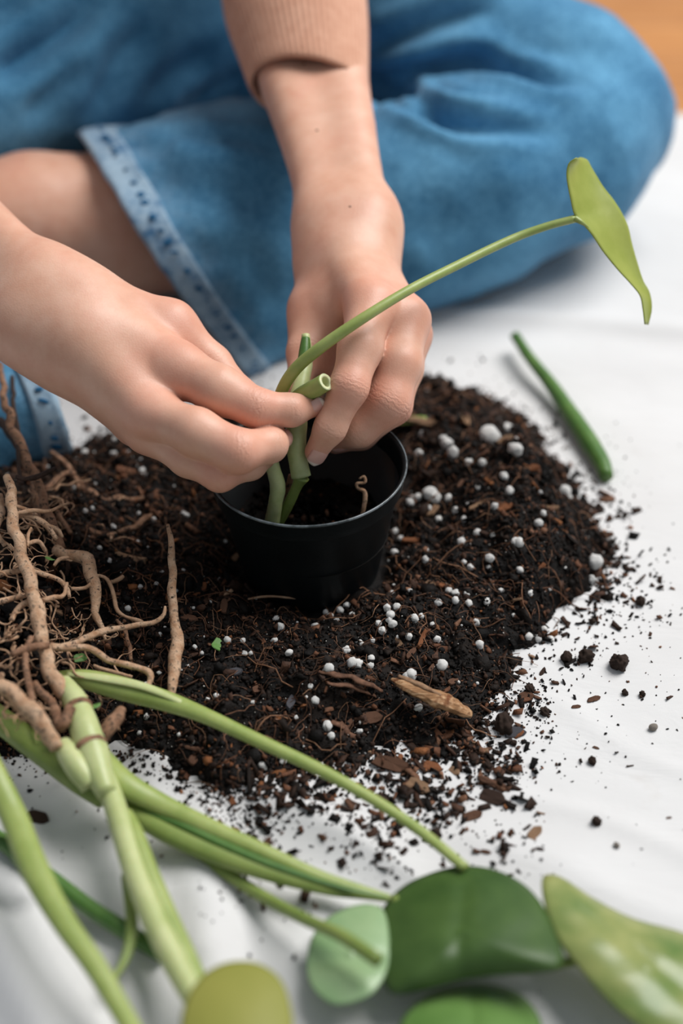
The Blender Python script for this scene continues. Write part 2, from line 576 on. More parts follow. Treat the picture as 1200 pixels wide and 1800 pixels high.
def cloth_h(x, y):
    x = np.asarray(x, float); y = np.asarray(y, float)
    z = np.zeros_like(x)
    for poly, h, w in FOLDS:
        d = seg_dist(x, y, poly)
        z += .75 * h * np.exp(-(d / w) ** 2)
    near = np.clip((-.12 - y) / .10, 0, 1)
    z += (n2(x, y, 14, 3) * .5 + .5) * (.0012 + .004 * near)
    z += (n2(x * .6 + y * .8, y * .25 - x * .2, 60, 8) * .5 + .5) * .0006
    return z
xs = np.linspace(-1.0, 1.15, 431); ys = np.concatenate([np.linspace(-.62, .12, 250), np.linspace(.124, .655, 100)])
X, Y = np.meshgrid(xs, ys)
Yw = Y + .02 * n2(X, Y * 0, 4, 5) * np.clip((Y - .5) / .17, 0, 1)
Z = cloth_h(X, Yw)
nx, ny = len(xs), len(ys)
V = np.stack([X, Yw, Z], -1).reshape(-1, 3)
i = np.arange(ny - 1)[:, None] * nx + np.arange(nx - 1)[None, :]
F = np.stack([i, i + 1, i + nx + 1, i + nx], -1).reshape(-1, 4)
dirt = np.exp(-(np.hypot(X - .12, Y - .02) / .22) ** 2).ravel()
cloth = link('drop_cloth', mesh_data('drop_cloth', V, F, M['cloth'], attrs={'dirt': dirt}),
             label='white cotton drop cloth with soft folds spread over the wooden floor', cat='cloth')
sm = cloth.modifiers.new('thickness', 'SOLIDIFY'); sm.thickness = .0012; sm.offset = -1

# ------------------------------------------------------------------ the person
# --- hand on the picture's right (reaches down from the top)
HB = {}
HB['fore'] = [J((468, -60, 1.02, 58), (495, 110, .965, 50), (545, 290, .895, 39), (562, 392, .862, 37)),
              J((560, -60, 1.02, 60), (592, 110, .962, 50), (630, 290, .89, 39), (643, 388, .858, 38))]
HB['meta'] = [J((590, 400, .86, 33), (600, 445, .842, 35), (648, 540, .795, 38)),
              J((630, 400, .86, 32), (640, 448, .845, 32), (712, 560, .803, 36)),
              J((640, 400, .865, 29), (648, 452, .855, 29), (718, 588, .828, 30)),
              J((640, 400, .872, 28), (648, 452, .868, 27), (705, 610, .852, 26)),
              J((570, 410, .868, 30), (562, 465, .855, 34), (547, 545, .838, 33)),
              J((585, 470, .848, 38), (592, 540, .828, 34))]
HB['meta'].append(J((580, 545, .838, 34), (572, 600, .832, 28), (568, 650, .826, 22)))
HB['ulna'] = J((650, 375, .868, 30), (658, 388, .862, 29))
HB['fing'] = [J((652, 540, .793, 40), (633, 612, .773, 38), (613, 681, .764, 33), (580, 752, .768, 27), (555, 794, .775, 20)),
              J((714, 566, .803, 38), (699, 640, .787, 41), (682, 706, .782, 38), (630, 755, .789, 30), (594, 770, .799, 23)),
              J((724, 590, .826, 32), (712, 650, .814, 30), (693, 716, .806, 29), (635, 764, .808, 25), (590, 778, .812, 20)),
              J((708, 610, .852, 27), (690, 700, .838, 24), (640, 745, .836, 20), (605, 760, .836, 17)),
              J((545, 545, .838, 34), (533, 620, .822, 28), (524, 690, .808, 20))]
# --- hand on the picture's left (reaches in from the left)
HA = {}
HA['fore'] = [J((-270, 225, .935, 58), (-100, 335, .862, 53), (20, 440, .815, 47), (88, 497, .795, 45)),
              J((-310, 380, .925, 66), (-140, 470, .850, 59), (-20, 530, .81, 52), (38, 569, .79, 48))]
HA['meta'] = [J((88, 510, .795, 44), (150, 545, .785, 44), (308, 645, .770, 40)),
              J((80, 540, .790, 44), (150, 590, .775, 46), (260, 722, .760, 37)),
              J((62, 560, .790, 42), (130, 620, .778, 44), (258, 757, .772, 31)),
              J((50, 575, .795, 42), (120, 640, .790, 42), (238, 745, .790, 30)),
              J((95, 500, .80, 42), (160, 526, .797, 44), (300, 572, .795, 39))]
HA['ulna'] = J((45, 590, .795, 38), (60, 598, .793, 36))
HA['fing'] = [J((312, 645, .770, 41), (385, 686, .758, 43), (450, 717, .756, 33.5), (512, 721, .762, 27.5), (549, 714, .768, 20)),
              J((264, 725, .760, 37), (345, 760, .745, 42), (418, 794, .741, 38.5), (474, 782, .756, 30), (489, 773, .768, 23)),
              J((262, 762, .771, 31), (330, 806, .758, 31), (386, 834, .752, 29), (440, 816, .766, 26), (468, 802, .78, 20)),
              J((240, 748, .790, 29), (320, 798, .786, 26), (390, 815, .786, 23), (436, 803, .79, 18)),
              J((300, 572, .795, 39), (374, 640, .797, 32), (425, 692, .789, 25), (470, 716, .783, 21))]

def hand_fn(H):
    SMA, SMB = catmull(H['fore'][0], 7), catmull(H['fore'][1], 7)
    def fn(p):
        p = np.asarray(p, np.float32)
        arm = chain(p, SMA, .0015)
        arm = smin(arm, chain(p, SMB, .0015), .024)
        arm = smin(arm, chain(p, H['ulna'], .003), .014)
        palm = None
        for q in H['meta']:
            d = chain(p, q, .012)
            palm = d if palm is None else smin(palm, d, .017)
        palm = smin(palm, arm, .026)
        tot = palm
        for q in H['fing']:
            # slight flesh between the joints, narrower at mid phalanx
            f = chain(p, q, .0045)
            tot = smin(tot, np.minimum(f, smin(palm, f, .011)), .0009)
        return tot
    return fn

def hand_mesh(H, h=.00095):
    allp = np.concatenate(H['fore'] + H['meta'] + H['fing'])
    lo = (allp[:, :3] - allp[:, 3:4]).min(0) - .004
    hi = (allp[:, :3] + allp[:, 3:4]).max(0) + .004
    V, Q = surface_nets(hand_fn(H), lo, hi, h)
    # even out the flesh: light smoothing everywhere, strong on the forearm
    E = np.concatenate([Q[:, [0, 1]], Q[:, [1, 2]], Q[:, [2, 3]], Q[:, [3, 0]]])
    deg = np.bincount(E[:, 0], minlength=len(V)) + np.bincount(E[:, 1], minlength=len(V))
    dh = np.full(len(V), 9.0)
    for q in H['fing'] + [q[-1:] for q in H['meta']]:
        for c in q: dh = np.minimum(dh, np.linalg.norm(V - c[:3], axis=1))
    wgt = np.clip((dh - .038) / .03, 0.0, 1.0)
    for it in range(46):
        S_ = np.zeros_like(V)
        for k in range(3):
            S_[:, k] = np.bincount(E[:, 0], V[E[:, 1], k], len(V)) + np.bincount(E[:, 1], V[E[:, 0], k], len(V))
        w_ = (np.maximum(wgt, .5) if it < 2 else wgt)[:, None]
        V = V + (S_ / deg[:, None] - V) * w_ * .9
    cu = np.full(len(V), 0.0); cw = np.zeros(len(V)); best = np.full(len(V), 9.0); pink = np.zeros(len(V))
    for fi, q in enumerate(H['fing']):
        n = len(q)
        for ji in range(0, n):
            c = q[ji]
            dist = np.linalg.norm(V - c[:3], axis=1)
            pk = {0: .75, 2: .75, n - 1: .8}.get(ji, .25)
            pink = np.maximum(pink, pk * np.exp(-((dist / (c[3] * 1.45)) ** 2)))
            if fi < 4 and ji in (2, 3) or fi == 4 and ji == 1:
                ax = q[min(ji + 1, n - 1), :3] - q[ji - 1, :3]; ax /= np.linalg.norm(ax)
                u = (V - c[:3]) @ ax
                w = np.exp(-(u / (c[3] * .42)) ** 2) * (dist < c[3] * 1.6) * (1.0 if ji == 2 else .5)
                m = dist < best
                better = m & (w > .02)
                cu[better] = u[better]; cw[better] = w[better]; best[better] = dist[better]
    return V, Q, {'crease_u': cu, 'crease_w': cw, 'pink': pink}

Va, Qa, Aa = hand_mesh(HA)
Vb, Qb, Ab = hand_mesh(HB)

# --- bare shin and foot of the crossed leg, and the upper body inside the clothes
shin = J((900, 300, 1.10, 80), (560, 420, 1.085, 100), (220, 392, 1.045, 116), (60, 392, 1.03, 112), (-160, 430, 1.0, 88), (-300, 460, .98, 66))
foot = J((-300, 455, .985, 70), (-360, 520, .94, 62), (-420, 600, .88, 48), (-440, 660, .85, 36))
heel = J((-300, 455, .985, 70), (-380, 440, 1.0, 66))
SH_L = np.array([.03, .54, .45]); SH_R = np.array([-.33, .54, .45])
EL_L = HB['fore'][0][0, :3] * .5 + HB['fore'][1][0, :3] * .5
EL_R = HA['fore'][0][0, :3] * .5 + HA['fore'][1][0, :3] * .5
def body_fn(p):
    f = chain(p, shin, .02)
    f = smin(f, smin(chain(p, foot, .02), chain(p, heel, .02), .02), .03)
    f = np.minimum(f, sd_cone(p, EL_L, SH_L, .036, .045))
    f = np.minimum(f, sd_cone(p, EL_R, SH_R, .036, .045))
    t = smin(sd_cone(p, np.array([-.15, .82, .13]), np.array([-.15, .58, .44]), .11, .10), sd_cone(p, SH_L, SH_R, .055, .055), .08)
    return smin(f, t, .03)
Vc, Qc = surface_nets(body_fn, (-.50, .05, -.02), (.30, 1.0, .58), .005)
nb = len(Vc)
z0 = np.zeros(nb)
BV = np.concatenate([Va, Vb, Vc])
BQ = np.concatenate([Qa, Qb + len(Va), Qc + len(Va) + len(Vb)])
BA = {k: np.concatenate([Aa[k], Ab[k], z0]) for k in Aa}
person = link('person', mesh_data('person', BV, BQ, M['skin'], attrs=BA),
              label='person in blue jeans and peach sweater sitting cross-legged, hands planting a cutting', cat='person')

from mathutils.bvhtree import BVHTree
# --- fingernails
def nail(center, along, normal, L, W, curve, tip=.45):
    along = np.array(along, float); along /= np.linalg.norm(along)
    normal = np.array(normal, float); normal -= along * (normal @ along); normal /= np.linalg.norm(normal)
    sidev = np.cross(along, normal)
    V, F, U = [], [], []
    nu, nv = 13, 11
    for i in range(nu):
        u = i / (nu - 1)
        # rounded at both ends
        hw = W * .5 * (1 - max(0, (u - .72) / .28) ** 2 * .55) * (1 - max(0, (.22 - u) / .22) ** 2 * .45)
        for j in range(nv):
            v = -1 + 2 * j / (nv - 1)
            th = v * curve
            R = W * .5 / math.sin(curve)
            x = R * math.sin(th) * hw / (W * .5)
            z = R * (math.cos(th) - 1) - .0008 * ((u - .4) * 2) ** 2
            V.append(center + along * (u - .5) * L + sidev * x + normal * z); U.append(u)
    for i in range(nu - 1):
        for j in range(nv - 1):
            a = i * nv + j
            F.append((a, a + 1, a + nv + 1, a + nv))
    o = link('fingernail', mesh_data('fingernail', V, F, M['nail'], attrs={'u': U}), person)
    s = o.modifiers.new('thickness', 'SOLIDIFY'); s.thickness = .0006; s.offset = 0
    return o
def view_dir(px, py, d):
    v = CAM - P(px, py, d); return v / np.linalg.norm(v)
R_, U_ = np.array([1., 0, 0]), np.array([0, SP, CP])
def place_nail(H, fi, off_px, nrm_mix, L, W, curve, lift, mi=-1):
    a, b = H['fing'][fi][-2], H['fing'][fi][-1]
    ax = b[:3] - a[:3]; ax /= np.linalg.norm(ax)
    n = nrm_mix - ax * (nrm_mix @ ax); n /= np.linalg.norm(n)
    c0 = b[:3] + ax * off_px
    # slide outward along n until the flesh surface
    fn = hand_fn(H)
    ts = np.linspace(0, .03, 120)
    f = fn(c0 + ts[:, None] * n)
    t = ts[np.argmax(f > 0)]
    return nail(c0 + n * (t + lift), ax, n, L, W, curve)
v = view_dir(550, 795, .77)
place_nail(HB, 0, .0002, .85 * v + .38 * R_ - .30 * U_, .0112, .0098, .95, .0003)
v = view_dir(550, 715, .765)
btree = BVHTree.FromPolygons([tuple(q) for q in Va], [tuple(int(i) for i in q) for q in Qa])
dv = P(556, 717, 1.0) - CAM; dv /= np.linalg.norm(dv)
hp = np.array(btree.ray_cast(Vector(CAM), Vector(dv))[0])
nail(hp + v * .0006, .80 * R_ + .50 * U_ - .1 * v, .80 * v + .45 * R_ - .35 * U_, .0112, .0078, .9)
place_nail(HA, 4, .0, .3 * v + .9 * U_, .011, .010, .9, .0003)
place_nail(HB, 4, .0, -.6 * v - .8 * R_, .011, .010, .9, .0003)
place_nail(HB, 1, .0, -.2 * v - .9 * U_ , .010, .009, .9, .0003)
place_nail(HA, 1, .0, .2 * v + .9 * R_ + .2 * U_, .010, .009, .9, .0003)

btree = BVHTree.FromPolygons([tuple(q) for q in Vb], [tuple(int(i) for i in q) for q in Qb])
for mx, my, mr in [(557, 229, .0011), (534, 112, .0014), (615, 363, .0009)]:
    dv = P(mx, my, 1.0) - CAM; dv /= np.linalg.norm(dv)
    h_ = btree.ray_cast(Vector(CAM), Vector(dv))
    if h_[0] is None: continue
    c_, n_ = np.array(h_[0]), np.array(h_[1])
    if n_ @ dv > 0: n_ = -n_
    t_ = np.cross(n_, U_); t_ /= np.linalg.norm(t_); b_ = np.cross(n_, t_)
    ring_ = [c_ + (t_ * math.cos(a) + b_ * math.sin(a)) * mr for a in np.linspace(0, 6.283, 10, endpoint=False)]
    top_ = [c_ + (q - c_) * .5 + n_ * .0003 for q in ring_]
    link('mole', mesh_data('mole', ring_ + top_, [(k, (k + 1) % 10, 10 + (k + 1) % 10, 10 + k) for k in range(10)] + [tuple(range(10, 20))], M['mole']), person)
# --- sweater: torso and sleeves, ribbed cuffs pushed up to the elbows
def sweater_fn(p):
    cuffL = (HB['fore'][0][0, :3] + HB['fore'][1][0, :3]) * .5
    f = chain(p, np.array([[*(EL_L * .9 + P(520, 30, .985) * .1), .040], [*(EL_L * .7 + SH_L * .3), .055], [*SH_L, .068]]), .03)
    g = chain(p, np.array([[*(EL_R * .9 + P(-200, 330, .9) * .1), .058], [*SH_R, .068]]), .03)
    t = smin(sd_cone(p, np.array([-.15, .84, .14]), np.array([-.15, .58, .44]), .145, .13), sd_cone(p, SH_L, SH_R, .07, .07), .10)
    return smin(smin(f, g, .01), t, .04) + .003 * vnoise(p, 28, 4)
Vs, Qs = surface_nets(sweater_fn, (-.50, .12, .02), (.16, 1.02, .60), .005)
sweater = link('sweater', mesh_data('sweater', Vs, Qs, M['knit']), person)
sweater['label'] = 'peach knitted sweater with sleeves pushed up'

def ring_loft(name, rings, mat, parent, closed=True, attrs=None, solid=.0, smooth=True):
    """rings (n, m, 3)"""
    rings = np.asarray(rings); n, mm = rings.shape[:2]
    V = rings.reshape(-1, 3)
    i = np.arange(n - 1)[:, None] * mm; j = np.arange(mm if closed else mm - 1)[None, :]
    a = i + j; b = i + (j + 1) % mm
    F = np.stack([a, b, b + mm, a + mm], -1).reshape(-1, 4)
    o = link(name, mesh_data(name, V, F, mat, smooth, attrs), parent)
    if solid:
        s = o.modifiers.new('thickness', 'SOLIDIFY'); s.thickness = solid; s.offset = 0
    return o

def cuff(path, wv, ribs, open_tilt, name='cuff'):
    """path rows: centre(3), half width along wv, half depth; last row is the open edge"""
    c = catmull(path, 44)
    m = ribs * 6
    ang = np.linspace(0, 2 * np.pi, m, endpoint=False)
    rings = []
    t = np.gradient(c[:, :3], axis=0); t /= np.linalg.norm(t, axis=1)[:, None]
    for k in range(len(c)):
        w = wv - t[k] * (wv @ t[k]); w /= np.linalg.norm(w)
        nrm = np.cross(t[k], w)
        ribamp = .00036 * np.clip((k - 12) / 4, 0, 1)
        edge = max(0, k - 40) / 3.0
        rr = 1 + ribamp / c[k, 3] * np.cos(ribs * ang) * 1.0 - .03 * edge ** 2
        pt = c[k, :3] + (np.cos(ang) * c[k, 3] * rr)[:, None] * w + (np.sin(ang) * c[k, 4] * rr)[:, None] * nrm
        pt = pt + t[k] * (open_tilt * np.cos(ang) * (k / 43.0))[:, None]
        pt = pt + (.0016 * vnoise(pt, 40, 3) * np.clip(1 - k / 26, 0, 1))[:, None] * w
        rings.append(pt)
    return ring_loft(name, rings, M['knit'], sweater, solid=.0024)
c1, c2 = P(542, 160, .952), P(505, -70, 1.012)
cuff([[*c2, .049, .046], [*(c1 * .45 + c2 * .55), .0475, .044], [*(c1 * .85 + c2 * .15), .0405, .0345], [*c1, .0380, .0315]],
     np.array([1., -.05, .1]), 66, .012)
d1, d2 = P(-190, 370, .885), P(-330, 280, .945)
cuff([[*d2, .050, .046], [*(d1 * .5 + d2 * .5), .048, .044], [*d1, .0415, .039]], np.array([-.4, .2, .9]), 46, .0)

# --- jeans
th_l = J((330, -190, 1.30, 175), (560, -40, 1.215, 172), (800, 78, 1.145, 150), (985, 150, 1.125, 128), (1062, 205, 1.125, 118))
ca_l = J((1062, 205, 1.125, 118), (985, 262, 1.110, 150), (820, 330, 1.085, 165), (690, 380, 1.075, 158), (560, 410, 1.07, 130))
th_r = J((330, -190, 1.30, 175), (300, 20, 1.19, 185), (120, 105, 1.13, 185), (-120, 190, 1.06, 165), (-330, 290, 1.0, 150))
ca_r = J((-330, 290, 1.0, 150), (-320, 480, .97, 140), (-160, 640, .945, 110), (-90, 690, .935, 85))
def jeans_fn(p):
    a = smin(chain(p, th_l, .03), chain(p, ca_l, .03), .010)
    b = smin(chain(p, th_r, .03), chain(p, ca_r, .03), .03)
    a = smin(a, chain(p, J((560, 190, 1.2, 115), (430, 60, 1.25, 150)), .02), .02)
    hips = sd_cone(p, np.array([-.05, .86, .12]), np.array([-.26, .86, .12]), .13, .13)
    f = smin(np.minimum(a, b), hips, .05)
    f = np.maximum(f, -(p[:, 2] - .002))
    return f + .0022 * vnoise(p, 26, 2) + .0010 * vnoise(p, 70, 6)
Vj, Qj = surface_nets(jeans_fn, (-.52, .08, -.01), (.36, 1.05, .40), .0042)
# fold lines: sink the surface along paths seen on the knee, raise the cloth beside them
from mathutils.bvhtree import BVHTree
bv = BVHTree.FromPolygons([tuple(v) for v in Vj], [tuple(int(i) for i in q) for q in Qj])
def hit(px, py, tree=bv):
    d = P(px, py, 1.0) - CAM; d /= np.linalg.norm(d)
    h = tree.ray_cast(Vector(CAM), Vector(d))
    return np.array(h[0]) if h[0] is not None else None
CREASES = [  # path, depth, width
    ([(600, 120), (660, 132), (740, 128), (830, 112), (900, 128), (980, 140), (1042, 146)], .016, .008),
    ([(600, 130), (690, 165), (760, 195), (840, 215), (930, 228), (990, 232)], .015, .0075),
    ([(640, 155), (720, 195), (800, 228), (880, 250)], .010, .006),
    ([(610, 95), (680, 78), (740, 45), (820, 22), (900, 20)], .010, .009),
    ([(730, 130), (800, 160), (900, 165)], .004, .006),
    ([(660, 380), (760, 405), (880, 395), (960, 370)], .003, .02),
    ([(-20, 140), (50, 95), (120, 40), (170, -10)], .016, .010),
    ([(150, 220), (190, 150), (225, 85), (280, 40)], .007, .010),
    ([(250, 180), (310, 130), (380, 95)], .007, .010),
    ([(40, 220), (100, 150), (160, 110)], .004, .012),
    ([(330, 190), (390, 150), (440, 130)], .003, .010),
]
def crease_all(V, tree, N, lst, raise_=.35):
    D = np.zeros(len(V))
    for pts, dep, wid in lst:
        hp = [hit(*q, tree) for q in pts]; hp = [q for q in hp if q is not None]
        if len(hp) < 2: continue
        hp = catmull(np.array(hp), 24)
        best = np.full(len(V), 9.0); tt = np.zeros(len(V))
        lo, hi = hp.min(0) - 4 * wid, hp.max(0) + 4 * wid
        mk = np.all((V > lo) & (V < hi), axis=1)
        vv = V[mk]; bb = np.full(len(vv), 9.0); kk = np.zeros(len(vv))
        for k in range(23):
            a, b = hp[k], hp[k + 1]; d = b - a
            t = np.clip(((vv - a) @ d) / (d @ d + 1e-12), 0, 1)
            e = np.linalg.norm(vv - a - t[:, None] * d, axis=1)
            s = e < bb; bb[s] = e[s]; kk[s] = k + t[s]
        fade = np.clip(np.minimum(kk, 23 - kk) / 6.0, .0, 1)
        D[mk] += fade * dep * (-np.exp(-(bb / wid) ** 2) + raise_ * np.exp(-((bb - 2.0 * wid) / (1.0 * wid)) ** 2))
    return D
def vnormals(V, Q):
    fnv = np.cross(V[Q[:, 2]] - V[Q[:, 0]], V[Q[:, 3]] - V[Q[:, 1]])
    N = np.zeros_like(V)
    for k in range(4): np.add.at(N, Q[:, k], fnv)
    return N / (np.linalg.norm(N, axis=1)[:, None] + 1e-12)
Nj = vnormals(Vj, Qj)
Vj = Vj + Nj * crease_all(Vj, bv, Nj, CREASES)[:, None]
jeans = link('jeans', mesh_data('jeans', Vj, Qj, M['denim'], attrs={'wear': np.zeros(len(Vj))}), person)
jeans['label'] = 'wide faded blue denim jeans'

# flared trouser leg of the near shin: from inside the calf to the open hem
def closed_ring(pts, n=72):
    pts = np.asarray(pts); m = len(pts)
    ext = np.concatenate([pts[-2:], pts, pts[:3]])
    full = catmull(ext, 40 * len(ext))
    seg = np.linalg.norm(np.diff(ext, axis=0), axis=1); cum = np.concatenate([[0], np.cumsum(seg)])
    a, b = cum[2] / cum[-1], cum[2 + m] / cum[-1]
    t = np.linspace(a, b, n, endpoint=False) * (len(full) - 1)
    i = np.floor(t).astype(int); f = (t - i)[:, None]
    return full[i] * (1 - f) + full[np.minimum(i + 1, len(full) - 1)] * f
hem_ring = [G(436, 656, .003), P(362, 566, .992), P(288, 470, .968), P(212, 352, .972), P(160, 262, 1.0), P(143, 236, 1.03),
            P(170, 240, 1.075), P(215, 300, 1.12), P(300, 420, 1.135), P(400, 560, 1.105)]
ring_1 = [G(520, 622, .003), P(462, 520, .985), P(400, 410, .962), P(340, 300, .970), P(300, 232, 1.0), P(285, 206, 1.04),
          P(300, 215, 1.09), P(340, 280, 1.13), P(420, 390, 1.14), P(500, 530, 1.11)]
ring_2 = [G(610, 585, .003), P(575, 480, 1.0), P(530, 370, .978), P(480, 265, .985), P(445, 205, 1.01), P(430, 178, 1.05),
          P(440, 190, 1.10), P(470, 260, 1.14), P(530, 370, 1.15), P(590, 500, 1.12)]
ring_3 = [G(720, 535, .004), P(700, 450, 1.025), P(670, 350, 1.005), P(640, 250, 1.015), P(615, 190, 1.04), P(600, 160, 1.07),
          P(605, 180, 1.12), P(625, 250, 1.15), P(660, 350, 1.16), P(710, 460, 1.13)]
ring_4 = [P(790, 480, 1.085), P(780, 430, 1.06), P(770, 350, 1.045), P(750, 280, 1.05), P(735, 235, 1.07), P(730, 220, 1.10),
          P(735, 230, 1.12), P(745, 280, 1.14), P(765, 350, 1.14), P(785, 440, 1.12)]
RG = np.array([closed_ring(r) for r in (hem_ring, ring_1, ring_2, ring_3, ring_4)])
nr = 84
leg = np.stack([catmull(RG[:, k], nr) for k in range(RG.shape[1])], 1)
lv = leg.reshape(-1, 3)
cen = leg.mean(1, keepdims=True)
out = leg - cen; out /= np.linalg.norm(out, axis=2, keepdims=True)
s = np.linspace(0, 1, nr)[:, None]
wv = .0042 * vnoise(lv * np.array([1, 1, 1.4]), 22, 31).reshape(nr, -1) + .0018 * vnoise(lv, 62, 32).reshape(nr, -1)
wv += .0035 * np.sin(14 * np.arange(72) / 72 * 2 * np.pi + 3 * s) * np.clip(.18 - s, 0, 1) * 1.2
leg = leg + out * wv[:, :, None]
LF = np.stack([(np.arange(nr - 1)[:, None] * 72 + np.arange(72)[None, :]), (np.arange(nr - 1)[:, None] * 72 + (np.arange(72)[None, :] + 1) % 72)], -1)
LQ = np.stack([LF[..., 0], LF[..., 1], LF[..., 1] + 72, LF[..., 0] + 72], -1).reshape(-1, 4)
lv = leg.reshape(-1, 3)
ltree = BVHTree.FromPolygons([tuple(v) for v in lv], [tuple(int(i) for i in q) for q in LQ])
LCR = [([(215, 285), (290, 318), (380, 345), (500, 370)], .014, .020), ([(300, 225), (360, 245), (440, 250), (500, 270)], .005, .009),
       ([(320, 470), (400, 450), (490, 455)], .009, .015), ([(400, 560), (450, 520), (500, 510)], .004, .012),
       ([(215, 255), (260, 262), (320, 250)], .004, .008), ([(660, 180), (720, 215), (790, 245), (850, 262)], .006, .008)]
ln = out.reshape(-1, 3)
lv = lv + ln * crease_all(lv, ltree, ln, LCR)[:, None]
leg = lv.reshape(nr, 72, 3)
wear = np.clip(1 - s / .20, 0, 1) ** 1.0 * np.ones((nr, 72)) * .55
wear = np.maximum(wear, .5 * np.exp(-((np.arange(72)[None, :] - 34) / 5.0) ** 2) * np.ones((nr, 1)) * (s < .5))
tl = ring_loft('trouser_leg', leg, M['denim'], jeans, attrs={'wear': wear.ravel()}, solid=.002)

def hem_band(leg, rows, lift, parent):
    o = leg[:rows] + (leg[:rows] - leg[:rows].mean(1, keepdims=True)) * lift
    jag = .0016 * vnoise(o[0], 260, 5)
    o[0] = o[0] + (o[0] - o[1]) / (np.linalg.norm(o[0] - o[1], axis=1)[:, None] + 1e-9) * (.001 + jag)[:, None]
    hb = ring_loft('hem', o, M['hem'], parent, attrs={'wear': np.ones(o.shape[0] * o.shape[1])}, solid=.0036)
    hb['label'] = 'faded frayed denim hem with dark stitch marks'
    return hb
hem1 = hem_band(leg, 9, .012, tl)
# dark puckers along the hem seam
def puckers(leg, row, sel, lift, parent, ln_=.0052, wd=.0034, seed=0):
    rg = leg[row] + (leg[row] - leg[row].mean(0)) * lift
    nx_ = leg[row + 3] - leg[row]
    rr = random.Random(seed)
    parts = []
    cum = np.concatenate([[0], np.cumsum(np.linalg.norm(np.diff(rg[sel], axis=0), axis=1))])
    L = cum[-1]; s_ = .006
    pts = rg[sel]; nxs = nx_[sel]; cc = leg[row].mean(0)
    while s_ < L - .004:
        i = int(np.searchsorted(cum, s_)) - 1; f = (s_ - cum[i]) / (cum[i + 1] - cum[i])
        c = pts[i] * (1 - f) + pts[i + 1] * f
        t = pts[i + 1] - pts[i]; t /= np.linalg.norm(t)
        a = nxs[i] / np.linalg.norm(nxs[i]); nn = np.cross(t, a); nn /= np.linalg.norm(nn)
        if nn @ (c - cc) < 0: nn = -nn
        l2, w2 = ln_ * rr.uniform(.2, .7), wd * rr.uniform(.3, .85)
        a = a + t * rr.uniform(-.3, .3)
        ring = [c + a * l2 * math.cos(q) + t * w2 * math.sin(q) + nn * .0004 for q in np.linspace(0, 2 * math.pi, 10, endpoint=False)]
        top = [c + (r - c) * .5 + nn * .0008 for r in ring]
        parts.append((np.array(ring + top), [(k, (k + 1) % 10, 10 + (k + 1) % 10, 10 + k) for k in range(10)] + [tuple(range(10, 20))]))
        s_ += rr.uniform(.0065, .0155)
    V, F = merge(parts)
    st = link('stitch_row', mesh_data('stitch_row', V, F, M['stitch']), parent)
    st['label'] = 'dark indigo stitch marks'; st['kind'] = 'stuff'
puckers(leg, 5, list(range(0, 38)), .046, hem1, seed=3)

# hem of the other trouser leg, low on the left
r0 = [G(126, 806, .003), P(118, 770, .905), P(98, 705, .890), P(66, 640, .895), P(30, 590, .92), P(0, 565, .96),
      P(-10, 590, 1.0), P(10, 660, 1.01), P(50, 740, 1.0), P(100, 790, .98)]
r1 = [G(70, 828, .003), P(50, 790, .900), P(25, 720, .885), P(-10, 650, .89), P(-50, 590, .915), P(-75, 560, .96),
      P(-80, 590, 1.0), P(-60, 660, 1.01), P(-20, 740, 1.0), P(40, 800, .98)]
r2 = [G(-60, 880, .003), P(-75, 820, .890), P(-95, 740, .875), P(-125, 650, .885), P(-160, 590, .915), P(-180, 560, .96),
      P(-185, 590, 1.0), P(-170, 660, 1.01), P(-130, 740, 1.0), P(-80, 830, .97)]
r3 = [P(-210, 740, .93), P(-215, 720, .92), P(-220, 690, .915), P(-230, 650, .92), P(-240, 620, .93), P(-245, 610, .95),
      P(-245, 620, .97), P(-240, 650, .98), P(-230, 690, .98), P(-215, 730, .96)]
RG2 = np.array([closed_ring(r) for r in (r0, r1, r2, r3)])
leg2 = np.stack([catmull(RG2[:, k], 50) for k in range(72)], 1)
c2_ = leg2.mean(1, keepdims=True); o2 = leg2 - c2_; o2 /= np.linalg.norm(o2, axis=2, keepdims=True)
leg2 = leg2 + o2 * (.004 * vnoise(leg2.reshape(-1, 3), 24, 41) + .0015 * vnoise(leg2.reshape(-1, 3), 70, 42)).reshape(50, 72, 1)
s2 = np.linspace(0, 1, 50)[:, None]
tl2 = ring_loft('trouser_leg', leg2, M['denim'], jeans, attrs={'wear': (np.clip(1 - s2 / .25, 0, 1) * np.ones((50, 72)) * .5).ravel()}, solid=.002)
hem2 = hem_band(leg2, 7, .012, tl2)
puckers(leg2, 3, list(range(0, 30)), .046, hem2, ln_=.0062, wd=.0044, seed=5)

# ------------------------------------------------------------------ nursery pot
POT_C = np.array([0.0, 0.0]); POT_TOP = .0855
def lathe(profile, n=96, wob=0.0, seed=0):
    V, F = [], []
    ang = np.linspace(0, 2 * np.pi, n, endpoint=False)
    for r, z in profile:
        rr = r * (1 + wob * np.cos(2 * ang + 1.0) + wob * .5 * np.cos(3 * ang))
        V.append(np.stack([rr * np.cos(ang), rr * np.sin(ang), np.full(n, z)], 1))
    V = np.concatenate(V)
    for i in range(len(profile) - 1):
        for j in range(n):
            a, b = i * n + j, i * n + (j + 1) % n
            F.append((a, b, b + n, a + n))
    return V, F
pot = bpy.data.objects.new('nursery_pot', None); COL.objects.link(pot)
pot.location = (POT_C[0], POT_C[1], .004); pot.rotation_euler = (0, math.radians(-1.2), 0)
pot['label'] = 'small black plastic nursery pot standing in the soil heap'; pot['category'] = 'pot'
T = POT_TOP - .004
V, F = lathe([(.002, .0), (.036, .0), (.0385, .002), (.0395, .006), (.0515, T - .0125), (.0520, T - .0120), (.0505, T - .0118), (.0380, .006), (.002, .003)], 96, .004)
link('body', mesh_data('pot_body', V, F, M['pot']), pot)
